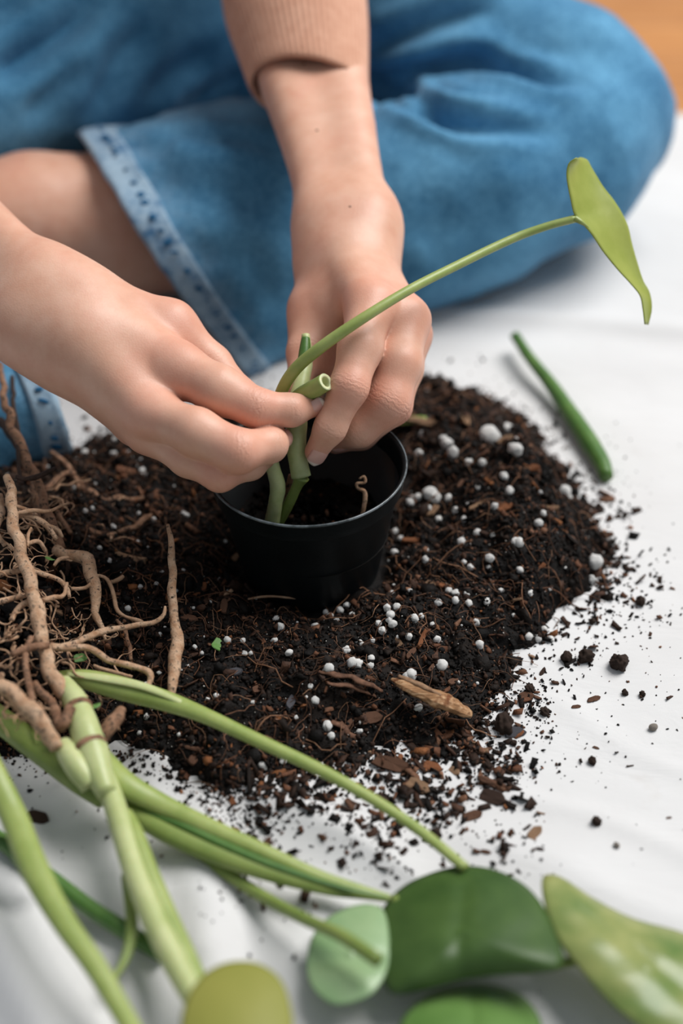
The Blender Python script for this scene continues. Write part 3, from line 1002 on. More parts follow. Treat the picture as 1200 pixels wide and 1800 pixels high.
V, F = lathe([(.0512, T - .0135), (.0530, T - .0130), (.0536, T - .012), (.0543, T - .0025), (.0552, T - .0020), (.0556, T - .0008), (.0553, T), (.0540, T - .0002),
              (.0527, T - .002), (.0515, T - .0125), (.0512, T - .0135)], 120, .004)
rim = link('rim', mesh_data('pot_rim', V, F, M['pot']), pot)
rim['label'] = 'rolled black rim with a pale painted highlight along its edge'
V, F = lathe([(.0549, T + .0003), (.0553, T + .0004), (.0557, T + .0001), (.0559, T - .0005), (.0557, T - .0010), (.0552, T - .0006), (.0549, T + .0003)], 120, .004)  # thin ring added along the lip, coloured pale as the rim's highlight
edge_ = link('rim_highlight', mesh_data('rim_highlight', V, F, M['pot_edge']), rim); edge_['label'] = 'pale lip of the rim, painted as its highlight'

# ------------------------------------------------------------------ soil heap
BOUND = [(-330, 850), (-150, 835), (60, 815), (150, 790), (200, 765), (300, 745), (450, 720), (600, 690), (740, 672), (800, 676), (870, 715), (905, 738), (950, 800),
         (985, 850), (1040, 925), (1072, 985), (1050, 1035), (1000, 1085), (950, 1118), (890, 1150), (872, 1205), (845, 1255),
         (770, 1285), (700, 1320), (620, 1330), (540, 1345), (460, 1360), (390, 1400), (330, 1385), (270, 1350), (200, 1320), (100, 1325), (-30, 1320), (-330, 1300)]
BP = np.array([G(*q)[:2] for q in BOUND])
def poly_sd(x, y, poly):
    """positive inside"""
    inside = np.zeros(x.shape, bool)
    d = np.full(x.shape, 9.0)
    m = len(poly)
    for i in range(m):
        a, b = poly[i], poly[(i + 1) % m]
        e = b - a
        t = np.clip(((x - a[0]) * e[0] + (y - a[1]) * e[1]) / (e @ e), 0, 1)
        d = np.minimum(d, np.hypot(x - a[0] - t * e[0], y - a[1] - t * e[1]))
        c = ((a[1] <= y) != (b[1] <= y))
        with np.errstate(divide='ignore', invalid='ignore'):
            xi = a[0] + (y - a[1]) / (b[1] - a[1]) * (b[0] - a[0])
        inside ^= c & (x < xi)
    return np.where(inside, d, -d)
LUMPS = [((860, 900), .016, .055), ((800, 800), .012, .05), ((930, 1000), .010, .035), ((700, 1120), .008, .035), ((100, 1020), .006, .06),
         ((0, 1130), .008, .06), ((250, 900), .008, .06), ((450, 1230), .006, .035), ((560, 1200), .004, .03), ((-80, 950), .006, .06), ((950, 900), .007, .04), ((330, 1120), .006, .04)]
LUMPS = [(G(*q)[:2], h, w) for q, h, w in LUMPS]
def soil_base(x, y):
    x = np.asarray(x, float); y = np.asarray(y, float)
    edge = poly_sd(x, y, BP) + .008 * n2(x, y, 50, 21) + .006 * n2(x, y, 140, 22)
    h = .0185 * (1 - np.exp(-np.maximum(edge, 0) / .022))
    amp = np.clip(edge / .03, 0, 1)
    for c, a, w in LUMPS:
        h = h + amp * a * np.exp(-((x - c[0]) ** 2 + (y - c[1]) ** 2) / w ** 2)
    h = h + amp * (.0058 * n2(x, y, 38, 23) + .0042 * n2(x, y, 95, 24) + .0012 * n2(x, y, 300, 25))
    r = np.hypot(x - POT_C[0], y - POT_C[1])
    h = h - .010 * np.exp(-((r - .046) / .016) ** 2) * amp * (y < .03)
    h = np.where(edge > 0, np.maximum(h, .0008), -.004 + edge * .2)
    return h, edge
x0, x1, y0, y1 = -.33, .24, -.25, .20
xs = np.arange(x0, x1, .0016); ys = np.arange(y0, y1, .0016)
X, Y = np.meshgrid(xs, ys)
H0, E0 = soil_base(X, Y)
H0 = H0 + cloth_h(X, Y) * .6
keep = E0 > -.004
def soil_z(x, y):
    fx = np.clip((np.asarray(x) - x0) / .0016, 0, len(xs) - 1.01); fy = np.clip((np.asarray(y) - y0) / .0016, 0, len(ys) - 1.01)
    ix, iy = fx.astype(int), fy.astype(int); a, b = fx - ix, fy - iy
    z = H0[iy, ix] * (1-a) * (1-b) + H0[iy, ix+1] * a * (1-b) + H0[iy+1, ix] * (1-a) * b + H0[iy+1, ix+1] * a * b
    return np.maximum(z, cloth_h(x, y))
def soil_e(x, y):
    ix = np.clip(((np.asarray(x) - x0) / .0016).astype(int), 0, len(xs) - 1); iy = np.clip(((np.asarray(y) - y0) / .0016).astype(int), 0, len(ys) - 1)
    return E0[iy, ix]
nx, ny = len(xs), len(ys)
rpot = np.hypot(X - POT_C[0], Y - POT_C[1])
SV = np.stack([X, Y, H0], -1).reshape(-1, 3)
i = np.arange(ny - 1)[:, None] * nx + np.arange(nx - 1)[None, :]
SQ = np.stack([i, i + 1, i + nx + 1, i + nx], -1).reshape(-1, 4)
kk = keep.ravel() & (rpot.ravel() > .034)
SQ = SQ[np.all(kk[SQ], axis=1)]
used = np.unique(SQ); remap = -np.ones(len(SV), int); remap[used] = np.arange(len(used))
SV = SV[used]; SQ = remap[SQ]
SC = np.array([.0045, .0033, .0028]) * (1 + .5 * vnoise(SV, 160, 3)[:, None]) + np.array([.010, .0045, .002]) * np.clip(vnoise(SV, 45, 8), 0, 1)[:, None]

# ico crumbs
def ico():
    t = (1 + 5 ** .5) / 2
    v = np.array([(-1, t, 0), (1, t, 0), (-1, -t, 0), (1, -t, 0), (0, -1, t), (0, 1, t), (0, -1, -t), (0, 1, -t), (t, 0, -1), (t, 0, 1), (-t, 0, -1), (-t, 0, 1)], float)
    v /= np.linalg.norm(v[0])
    f = np.array([(0, 11, 5), (0, 5, 1), (0, 1, 7), (0, 7, 10), (0, 10, 11), (1, 5, 9), (5, 11, 4), (11, 10, 2), (10, 7, 6), (7, 1, 8), (3, 9, 4), (3, 4, 2), (3, 2, 6), (3, 6, 8), (3, 8, 9), (4, 9, 5), (2, 4, 11), (6, 2, 10), (8, 6, 7), (9, 8, 1)])
    return v, f
IV, IF = ico()
CUBV = np.array([(-1, -1, -1), (1, -1, -1), (1, 1, -1), (-1, 1, -1), (-.8, -.9, 1), (.9, -.8, 1), (.85, .8, 1), (-.9, .85, 1)], float)
CUBF = np.array([(0, 2, 1), (0, 3, 2), (0, 1, 5), (0, 5, 4), (1, 2, 6), (1, 6, 5), (2, 3, 7), (2, 7, 6), (3, 0, 4), (3, 4, 7), (4, 5, 6), (4, 6, 7)])
def rand_rot(n, flatness=1.0):
    """random rotations; flatness<1 keeps local z near up"""
    q = RNG.normal(size=(n, 4)); q[:, 1:3] *= flatness
    q /= np.linalg.norm(q, axis=1)[:, None]
    w, x, y, z = q.T
    return np.stack([np.stack([1-2*(y*y+z*z), 2*(x*y-z*w), 2*(x*z+y*w)], 1), np.stack([2*(x*y+z*w), 1-2*(x*x+z*z), 2*(y*z-x*w)], 1), np.stack([2*(x*z-y*w), 2*(y*z+x*w), 1-2*(x*x+y*y)], 1)], 1)
def scatter(pos, size, color, bv_, bf_, jit=.35, aniso=(1, 1, 1), flat=1.0):
    n = len(pos); k = len(bv_)
    v = bv_[None] * (1 + jit * RNG.uniform(-1, 1, (n, k, 1))) + jit * .4 * RNG.uniform(-1, 1, (n, k, 3))
    sc = np.array(aniso)[None] * RNG.uniform(.7, 1.3, (n, 3))
    v = v * sc[:, None] * size[:, None, None]
    v = np.einsum('nij,nkj->nki', rand_rot(n, flat), v) + pos[:, None]
    f = bf_[None] + (np.arange(n) * k)[:, None, None]
    c = np.repeat(color, k, 0)
    return v.reshape(-1, 3), f.reshape(-1, 3), c
PAL = np.array([(.004, .003, .0026), (.007, .0048, .0038), (.013, .0082, .006), (.032, .0175, .012), (.062, .031, .020), (.12, .052, .028), (.20, .10, .06), (.25, .10, .04)])
PW = np.array([.30, .24, .18, .12, .08, .05, .022, .008]); PW /= PW.sum()
def pal(n, w=PW):
    return PAL[RNG.choice(len(PAL), n, p=w)] * RNG.uniform(.75, 1.3, (n, 1))
def sample_inside(n, emin=.0, emax=9, box=(x0, x1, y0, y1)):
    out = np.zeros((0, 2))
    while len(out) < n:
        q = np.stack([RNG.uniform(box[0], box[1], n * 2), RNG.uniform(box[2], box[3], n * 2)], 1)
        e = soil_e(q[:, 0], q[:, 1])
        r = np.hypot(q[:, 0] - POT_C[0], q[:, 1] - POT_C[1])
        out = np.concatenate([out, q[(e > emin) & (e < emax) & (r > .045)]])
    return out[:n]
parts = [(SV, SQ, SC)]
VV, FF3, CC = [], [], []
off = 0
def addp(v, f, c):
    global off
    VV.append(v); FF3.append(f + off); CC.append(c); off += len(v)
tri = np.concatenate([SQ[:, [0, 1, 2]], SQ[:, [0, 2, 3]]])
addp(SV, tri, SC)
n = 34000
q = sample_inside(n, -.001); sz = np.clip(RNG.lognormal(math.log(.00068), .5, n), .0003, .0034)
addp(*scatter(np.stack([q[:, 0], q[:, 1], soil_z(q[:, 0], q[:, 1]) + sz * .35], 1), sz, pal(n), IV, IF, .38, (1, 1, .8)))
n = 1600
q = sample_inside(n, .002); sz = RNG.uniform(.00018, .00042, n)
addp(*scatter(np.stack([q[:, 0], q[:, 1], soil_z(q[:, 0], q[:, 1]) + .0007], 1), sz, np.tile([.62, .60, .57], (n, 1)), IV, IF, .3))
n = 160
q = sample_inside(n, .004); sz = RNG.uniform(.0026, .0055, n)
addp(*scatter(np.stack([q[:, 0], q[:, 1], soil_z(q[:, 0], q[:, 1]) - sz * .15], 1), sz, pal(n, np.array([.45, .3, .15, .1, 0, 0, 0, 0])), IV, IF, .45, (1, 1, .75)))
# bark shreds among the crumbs
n = 6500
q = sample_inside(n, -.002); sz = np.clip(RNG.lognormal(math.log(.0013), .5, n), .0005, .0045)
w2 = np.array([.08, .14, .2, .22, .16, .12, .05, .03]); w2 /= w2.sum()
addp(*scatter(np.stack([q[:, 0], q[:, 1], soil_z(q[:, 0], q[:, 1]) + sz * .25], 1), sz, pal(n, w2), CUBV, CUBF, .3, (1.25, .55, .16), .55))
# fibres: bent three-sided strands
def fibres(n, lmin, lmax, rad, cols, emin=.0, lift=.0015):
    q = sample_inside(n, emin)
    th = RNG.uniform(0, 2 * np.pi, n); L = RNG.uniform(lmin, lmax, n)
    K = 6
    pts = np.zeros((n, K, 3)); cur = q.copy()
    for k in range(K):
        pts[:, k, :2] = cur
        th = th + RNG.normal(0, .45, n)
        cur = cur + np.stack([np.cos(th), np.sin(th)], 1) * (L / (K - 1))[:, None]
    arch = RNG.uniform(0, 1, n)[:, None] * np.sin(np.linspace(0, np.pi, K))[None] * lift * 3
    pts[:, :, 2] = soil_z(pts[:, :, 0].ravel(), pts[:, :, 1].ravel()).reshape(n, K) + lift * .5 + arch
    r = rad * RNG.uniform(.6, 1.4, n)
    d = np.gradient(pts, axis=1); d /= np.linalg.norm(d, axis=2, keepdims=True) + 1e-12
    s1 = np.cross(d, np.array([0, 0, 1.0])); s1 /= np.linalg.norm(s1, axis=2, keepdims=True) + 1e-9
    s2 = np.cross(s1, d)
    rings = np.stack([pts + (math.cos(a) * s1 + math.sin(a) * s2) * r[:, None, None] for a in (0, 2.094, 4.189)], 2)
    V = rings.reshape(-1, 3)
    base = (np.arange(n) * K * 3)[:, None, None] + (np.arange(K - 1) * 3)[None, :, None] + np.arange(3)[None, None, :]
    nxt = (np.arange(n) * K * 3)[:, None, None] + (np.arange(K - 1) * 3)[None, :, None] + ((np.arange(3) + 1) % 3)[None, None, :]
    f = np.concatenate([np.stack([base, nxt, nxt + 3], -1).reshape(-1, 3), np.stack([base, nxt + 3, base + 3], -1).reshape(-1, 3)])
    return V, f, np.repeat(cols[RNG.integers(0, len(cols), n)] * RNG.uniform(.7, 1.3, (n, 1)), K * 3, 0)
addp(*fibres(1500, .006, .022, .00022, np.array([(.10, .05, .03), (.18, .09, .055), (.06, .032, .02), (.27, .15, .09)])))
addp(*fibres(260, .010, .034, .00036, np.array([(.16, .08, .045), (.25, .13, .075), (.10, .045, .025)]), .004))
soil_me = mesh_data('potting_soil', np.concatenate(VV), np.concatenate(FF3), M['soil'], False, {'Col': np.concatenate(CC)})
soil = link('potting_soil', soil_me, label='dark crumbly potting soil heaped around the black pot', cat='soil', kind='stuff')

# soil inside the pot
n = 900
a = RNG.uniform(0, 2 * np.pi, n); r = .044 * np.sqrt(RNG.uniform(0, 1, n))
sz = RNG.uniform(.0006, .0022, n)
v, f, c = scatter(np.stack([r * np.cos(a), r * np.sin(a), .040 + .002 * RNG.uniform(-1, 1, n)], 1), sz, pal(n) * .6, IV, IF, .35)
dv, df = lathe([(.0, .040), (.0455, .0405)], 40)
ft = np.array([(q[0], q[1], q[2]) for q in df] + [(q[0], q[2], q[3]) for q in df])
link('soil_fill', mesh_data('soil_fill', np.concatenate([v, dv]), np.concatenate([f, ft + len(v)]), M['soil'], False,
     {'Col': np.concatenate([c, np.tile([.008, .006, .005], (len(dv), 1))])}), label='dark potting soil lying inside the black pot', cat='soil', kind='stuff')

# fine specks strewn over the cloth round the heap
VV, FF3, CC = [], [], []; off = 0
def strew(n, box, fall, smin_, smax_, shape='ico'):
    out = np.zeros((0, 2))
    while len(out) < n:
        q = np.stack([RNG.uniform(box[0], box[1], 6000), RNG.uniform(box[2], box[3], 6000)], 1)
        e = poly_sd(q[:, 0], q[:, 1], BP)
        pr = np.where(e < 0, np.exp(e / fall), 0) * (.35 + .65 * (n2(q[:, 0], q[:, 1], 40, 77) > -.1))
        out = np.concatenate([out, q[RNG.uniform(size=6000) < pr]])
    q = out[:n]
    sz = np.clip(RNG.lognormal(math.log(smin_ * 1.7), .5, n), smin_, smax_)
    pos = np.stack([q[:, 0], q[:, 1], cloth_h(q[:, 0], q[:, 1]) + sz * .45], 1)
    if shape == 'ico': addp(*scatter(pos, sz, pal(n), IV, IF, .4, (1, 1, .7), .4))
    else: addp(*scatter(pos, sz, pal(n, w2), CUBV, CUBF, .35, (1.2, .6, .2), .3))
gx = G(480, 1400)[0], G(900, 1400)[0]
strew(1500, (-.05, .13, -.26, -.08), .022, .00028, .0016)
strew(900, (-.05, .13, -.27, -.10), .030, .00028, .0012)
strew(420, (-.03, .12, -.25, -.10), .026, .0009, .0030, 'flake')
strew(420, (.02, .11, -.21, -.12), .030, .0008, .0034, 'flake')
strew(1100, (-.2, .26, -.25, .2), .007, .0004, .0024)
strew(260, (.0, .26, -.2, .16), .009, .0010, .0032, 'flake')
strew(620, (.06, .26, -.20, .16), .018, .00025, .0016)
strew(200, (.06, .24, -.20, .03), .028, .0005, .0022, 'flake')
strew(190, (.02, .30, -.30, .12), .10, .00022, .0009)
strew(380, (-.22, -.02, -.26, -.10), .018, .00028, .0012)
strew(260, (-.25, .2, .05, .3), .02, .0004, .0025)
link('soil_specks', mesh_data('soil_specks', np.concatenate(VV), np.concatenate(FF3), M['soil'], False, {'Col': np.concatenate(CC)}),
     label='fine dark soil specks strewn over the white cloth', cat='soil', kind='stuff')

# ------------------------------------------------------------------ single grains and chips
def lump_mesh(name, mat, seed, sub=2, amp=.18, freq=2.2, stretch=(1, 1, 1)):
    v, f = IV.copy(), IF.copy()
    for _ in range(sub):
        e = {}; vl = list(v); nf = []
        def mid(a, b):
            k = (min(a, b), max(a, b))
            if k not in e:
                m_ = (vl[a] + vl[b]) / 2; vl.append(m_ / np.linalg.norm(m_)); e[k] = len(vl) - 1
            return e[k]
        for a, b, c in f:
            ab, bc, ca = mid(a, b), mid(b, c), mid(c, a)
            nf += [(a, ab, ca), (b, bc, ab), (c, ca, bc), (ab, bc, ca)]
        v, f = np.array(vl), np.array(nf)
    v = v * (1 + amp * vnoise(v + seed * 3.1, freq, seed) + amp * .5 * vnoise(v + seed, freq * 2.4, seed + 1))[:, None] * np.array(stretch)
    return mesh_data(name, v, f, mat)
PERL = [lump_mesh('perlite_grain', M['perlite'], s, 2, .16 + .05 * (s % 3), 1.8, (1, 1 - .12 * (s % 3), .85)) for s in range(6)]
PERL_PX = [(585, 1063, 7), (598, 1075, 8), (610, 1066, 7), (580, 1085, 7), (572, 1078, 6), (592, 1093, 6), (618, 1082, 6), (728, 1090, 9), (672, 1112, 10), (690, 1100, 9), (665, 1098, 7),
    (700, 1122, 9), (718, 1122, 8), (654, 1128, 6), (680, 1072, 9), (686, 1083, 9), (697, 1070, 9), (684, 1092, 8), (767, 1126, 8), (842, 1137, 10), (835, 1098, 10), (776, 1173, 12), (770, 1062, 8),
    (608, 1146, 9), (618, 1168, 11), (628, 1170, 10), (652, 1160, 9), (650, 1172, 8), (578, 1178, 11), (482, 1128, 7), (508, 1150, 8), (492, 1105, 9), (553, 1105, 9), (400, 1128, 8), (427, 1128, 6), (430, 1150, 6),
    (553, 1235, 9), (546, 1208, 6), (602, 1242, 8), (575, 1280, 11), (582, 1296, 8), (632, 1288, 7), (462, 1350, 11), (498, 1340, 8), (735, 1247, 9), (722, 1190, 12), (715, 1193, 10), (630, 1168, 9),
    (755, 872, 14), (765, 880, 12), (720, 886, 9), (735, 877, 8), (788, 879, 9), (753, 897, 8), (694, 938, 8), (704, 949, 7), (747, 986, 8), (693, 974, 8), (895, 867, 10), (869, 893, 8), (946, 923, 9), (885, 840, 9),
    (866, 944, 8), (838, 939, 8), (810, 955, 9), (826, 1000, 8), (860, 984, 9), (858, 1000, 7), (905, 955, 9), (912, 957, 10), (847, 817, 9), (823, 816, 9), (785, 785, 12), (796, 800, 12), (778, 775, 9), (860, 775, 22), (890, 760, 14),
    (905, 795, 16), (930, 810, 14), (964, 1038, 8), (931, 1045, 7), (913, 1005, 8), (820, 1046, 8), (800, 1045, 8), (788, 1040, 7), (823, 1063, 8), (855, 1060, 8), (800, 1058, 8), (1045, 993, 16), (1040, 1022, 9), (990, 870, 14), (955, 905, 7),
    (720, 1040, 5), (740, 1085, 6), (760, 1100, 6), (690, 1045, 6), (700, 1055, 6), (840, 860, 7), (800, 900, 8), (815, 915, 7), (770, 915, 7), (735, 800, 9), (745, 770, 11), (815, 990, 6), (880, 1040, 6), (945, 1125, 9), (928, 1122, 9), (968, 1125, 7), (955, 1108, 7),
    (270, 915, 6), (162, 895, 5), (322, 905, 6), (328, 908, 6), (275, 950, 5), (322, 1005, 5), (225, 1072, 7), (275, 1028, 5), (342, 1140, 6), (355, 1150, 5), (280, 1185, 5), (330, 1172, 4), (380, 1225, 6), (365, 1232, 6), (258, 1262, 7), (315, 1293, 5), (400, 1290, 6), (245, 1290, 5), (440, 1150, 5), (235, 1100, 5),
    (175, 965, 5), (310, 1040, 4), (290, 1105, 4), (150, 900, 5), (100, 960, 5), (130, 860, 6), (250, 830, 7), (150, 800, 9), (200, 800, 7), (370, 1060, 4), (385, 1020, 4), (340, 1070, 4)]
PG = 'white perlite grains in the potting soil'
def pix(q, z=.02):
    v = np.array([q[0], q[1], z]) - CAM
    d = v @ np.array([0, CP, -SP])
    return 600 + FPX * v[0] / d, 900 - FPX * (v @ np.array([0, SP, CP])) / d
def where(px, py):
    if px < 200: return 'among the tangled roots on the left'
    if px < 400: return 'on the black soil left of the pot' if py < 1060 else 'on the soil behind the long green stalk'
    if px < 560: return 'on the soil in front of the pot' if py > 1000 else 'on the soil behind the pot'
    if px < 720 and py > 1000: return 'on the soil just right of the pot base'
    if py < 830: return 'on the far slope behind the pot'
    if py < 960: return 'on the upper right soil slope'
    if py < 1085: return 'on the right soil slope beside the pot base'
    return 'on the soil above the pale wood splinter'
def perl_label(px, py):
    return 'small white perlite grain ' + where(px, py)

def put(me, name, px, py, rpx, label, cat, group=None, sink=.55, z=None, scale=(1, 1, 1), rot=None):
    g = G(px, py, .0)
    for _ in range(4):
        zz = float(soil_z(np.array([g[0]]), np.array([g[1]]))[0]) if z is None else z
        g = G(px, py, zz)
    d = np.linalg.norm(g - CAM); r = rpx * d / FPX
    o = link(name, me, None, (g[0], g[1], g[2] + r * sink * scale[2]), label, cat, group)
    o.scale = [r * s_ for s_ in scale]
    o.rotation_euler = rot if rot else (random.uniform(0, 6), random.uniform(0, 6), random.uniform(0, 6))
    return o
for k, (px, py, r) in enumerate(PERL_PX):
    put(PERL[k % 6], 'perlite_grain', px, py, r * .92, perl_label(px, py), 'perlite', PG, .5)
# many more, smaller ones
for k in range(150):
    q = sample_inside(1, .004)[0]
    s_ = float(np.clip(RNG.lognormal(math.log(.0010), .35), .0006, .0022))
    o = link('perlite_grain', PERL[k % 6], None, (q[0], q[1], float(soil_z(q[:1], q[1:])[0]) + s_ * .5),
             perl_label(*pix(q)), 'perlite', PG)
    o.scale = (s_, s_, s_); o.rotation_euler = (k, k * 2.3, k * .7)

def chip_mesh(name, mat, seed, l=1.0, w=.5, t=.16, n=9, bend=.15, ragged=.25):
    """angular flake: ragged outline, thick and warped"""
    rr = random.Random(seed)
    top, bot = [], []
    for k in range(n):
        a = 2 * math.pi * k / n
        r = 1 - ragged * rr.random()
        x, y = l * r * math.copysign(abs(math.cos(a)) ** .7, math.cos(a)), w * r * math.copysign(abs(math.sin(a)) ** .7, math.sin(a))
        zz = bend * (x * x) - bend * .5 + rr.uniform(-.05, .05)
        top.append((x * .92, y * .9, zz + t)); bot.append((x, y, zz - t * rr.uniform(.4, 1)))
    ct = (rr.uniform(-.2, .2), rr.uniform(-.1, .1), t * 1.15 - bend * .4); cb = (0, 0, -t)
    V = top + bot + [ct, cb]
    F = []
    for k in range(n):
        k2 = (k + 1) % n
        F += [(k, k2, 2 * n), (n + k2, n + k, 2 * n + 1), (k2, k, n + k, n + k2)]
    return mesh_data(name, V, F, mat, False)
CH = {}
for kind in ('bark_dark', 'bark_brown', 'bark_rust', 'bark_tan', 'bark_slate'):
    CH[kind] = [chip_mesh('bark_chip', M[kind], 10 * s + 3, 1, (.34, .55, .22, .45)[s % 4], (.14, .12, .15, .10)[s % 4], 9 + s, .1 * (s % 3)) for s in range(4)]
NAMED = [  # px, py, half length px, kind, shape, rotation z, label
    (728, 952, 27, 'bark_rust', 2, .05, 'orange brown bark splinter lying right of the black pot'),
    (886, 893, 18, 'bark_rust', 1, .4, 'bright orange bark chip high on the right of the soil heap'),
    (742, 1125, 24, 'bark_rust', 2, 1.2, 'reddish upright leaf-like bark flake above the pale wood splinter'),
    (722, 1150, 16, 'bark_brown', 0, .9, 'brown bark flake just below the reddish upright flake'),
    (1003, 1040, 22, 'bark_rust', 2, 1.5, 'rust coloured upright bark strip at the right edge of the heap'),
    (410, 1184, 19, 'bark_slate', 1, .3, 'slate grey flat chip left of centre in front of the pot'),
    (513, 1235, 24, 'bark_slate', 0, 1.2, 'slate purple flat chip in front of the pot, standing upright'),
    (455, 1212, 15, 'bark_brown', 1, .5, 'small pinkish brown flat chip between the two slate chips'),
    (342, 1335, 17, 'bark_brown', 1, 1.1, 'square reddish brown chip near the lower left soil edge'),
    (652, 1265, 24, 'bark_brown', 1, .2, 'rounded brown bark piece left of the pale wood splinter'),
    (230, 985, 34, 'bark_tan', 2, -.12, 'tan splinter of wood lying behind the upright root'),
    (960, 893, 26, 'bark_tan', 2, -.25, 'pale tan splinter near the upper right edge of the heap'),
    (838, 890, 20, 'bark_tan', 2, .5, 'tan twig fragment in the upper right of the heap'),
    (740, 745, 36, 'bark_tan', 2, -.1, 'long pale bark strip on the far rim of the heap'),
    (870, 1382, 36, 'bark_brown', 2, -.4, 'long brown bark sliver on the cloth below the heap'),
    (865, 1405, 28, 'bark_dark', 1, -.5, 'dark brown broad bark flake below the long sliver on the cloth'),
    (735, 1385, 26, 'bark_tan', 1, -.6, 'pale flat husk lying in the brown crumbs on the cloth'),
    (688, 1347, 40, 'bark_brown', 0, -.2, 'long brown bark fragment at the lower edge of the heap'),
    (1043, 1230, 15, 'bark_brown', 0, .4, 'lone brown bark chip on the cloth below the round clod'),
    (1012, 1243, 10, 'bark_brown', 0, .2, 'tiny brown bark chip beside the lone chip on the cloth'),
    (853, 1498, 11, 'bark_brown', 0, -.3, 'small brown bark chip just above the round green leaf'),
    (948, 1493, 9, 'bark_dark', 0, -.3, 'small dark chip on the cloth above the mottled leaf'),
    (940, 1466, 19, 'bark_tan', 1, .8, 'crumpled tan bark scrap alone on the lower cloth'),
    (66, 1440, 24, 'bark_dark', 1, -.3, 'dark oval leaf scrap on the cloth between the green stalks'),
    (905, 1290, 22, 'bark_slate', 1, .1, 'grey brown flake beside the dark clump on the cloth'),
    (925, 1225, 16, 'bark_brown', 1, .1, 'greyish brown chip right of the wood splinter on the cloth'),
    (1107, 1347, 8, 'bark_dark', 2, .2, 'tiny dark sliver alone on the right of the cloth'),
    (1175, 1438, 6, 'bark_brown', 0, .2, 'tiny reddish chip at the right border of the cloth'),
    (1047, 1315, 7, 'bark_brown', 0, -.4, 'tiny brown chip above the small clod on the cloth'),
    (950, 1430, 9, 'bark_tan', 2, -.3, 'tiny tan splinter on the cloth above the crumpled scrap'),
    (830, 1436, 20, 'bark_brown', 1, .3, 'brown crumpled flake in the crumbs above the round leaf'),
    (760, 1350, 20, 'bark_rust', 1, -.3, 'reddish brown flake among the crumbs below the heap'),
]
for k, (px, py, hl, kind, sh, rz, lab) in enumerate(NAMED):
    o = put(CH[kind][sh], 'bark_chip', px, py, hl, lab, 'bark chip', None, .14, rot=(random.uniform(-.25, .25) + .35, random.uniform(-.2, .2), rz))
for k in range(130):
    e = (.003, 9) if k < 90 else (-.035, -.001)
    bx = (-.2, .2, -.22, .12) if k < 90 else (-.04, .14, -.25, -.06)
    q = sample_inside(1, e[0], e[1], bx)[0]
    s_ = float(RNG.uniform(.0028, .0062)) * (1 if k < 90 else .8)
    kind = ['bark_dark', 'bark_brown', 'bark_brown', 'bark_rust', 'bark_dark', 'bark_tan'][k % 6]
    cname = {'bark_dark': 'dark brown', 'bark_brown': 'brown', 'bark_rust': 'rust orange', 'bark_tan': 'pale tan'}[kind]
    pq = pix(q)
    lab = 'small %s bark chip %s' % (cname, where(*pq)) if k < 90 else 'small %s bark chip strewn on the cloth %s' % (cname, 'below the wood splinter' if pq[0] > 690 else 'beside the long green stalk')
    o = link('bark_chip', CH[kind][k % 4], None, (q[0], q[1], float(soil_z(q[:1], q[1:])[0]) + s_ * .16), lab, 'bark chip',
             'bark chips mixed into the soil' if k < 90 else 'bark chips strewn on the cloth')
    o.scale = (s_, s_, s_); o.rotation_euler = (random.uniform(-.6, .6), random.uniform(-.5, .5), random.uniform(0, 6.28))

# clods and pebbles on the cloth
CL = [lump_mesh('soil_clod', M['clod'], 40 + s, 3, .30, 2.0, (1, .85, .8)) for s in range(4)]
for px, py, r, lab in [(1087, 1172, 18, 'largest round dark soil clod alone on the right of the cloth'), (1125, 1062, 10, 'small black clod on the cloth far right of the heap'),
                       (995, 1160, 11, 'black clod left of the largest clod'), (1030, 1160, 14, 'brown clod between the black clod and the largest clod'),
                       (956, 1254, 9, 'dark green grey round clod on the cloth'), (842, 1288, 9, 'round black clod just below the heap edge'),
                       (885, 1280, 19, 'black crumbly clump at the tip of the heap edge'), (1040, 1341, 8, 'small brown clod alone in the middle of the right cloth'),
                       (1047, 1447, 9, 'small reddish brown clod above the mottled leaf'), (858, 1350, 8, 'dark round crumb beside the long bark sliver'),
                       (1040, 1095, 7, 'small black crumb right of the heap on the cloth'), (930, 1215, 9, 'black crumb beside the greyish brown chip'),
                       (765, 1470, 12, 'grey brown clod touching the long green petiole'), (1128, 1222, 6, 'tiny black crumb far right of the lone bark chip'),
                       (1098, 1220, 6, 'tiny dark crumb below the largest clod'), (902, 1308, 6, 'small black crumb under the crumbly clump')]:
    put(CL[(px + py) % 4], 'soil_clod', px, py, r, lab, 'soil clod', None, .6)
PB = [lump_mesh('pebble', M['pebble'], 60 + s, 3, .06, 1.5, (.75, 1, .8)) for s in range(2)]
put(PB[0], 'pebble', 1147, 1282, 8, 'smooth grey beige pebble at the far right of the cloth', 'pebble', None, .7)
put(PB[1], 'pebble', 1083, 1488, 6, 'small grey brown round pebble above the mottled leaf', 'pebble', None, .7)
SD = lump_mesh('seed', M['seed'], 71, 3, .05, 1.5, (1, .9, .85))
put(SD, 'seed', 877, 1472, 6, 'small round reddish seed above the round green leaf', 'seed', None, .7)

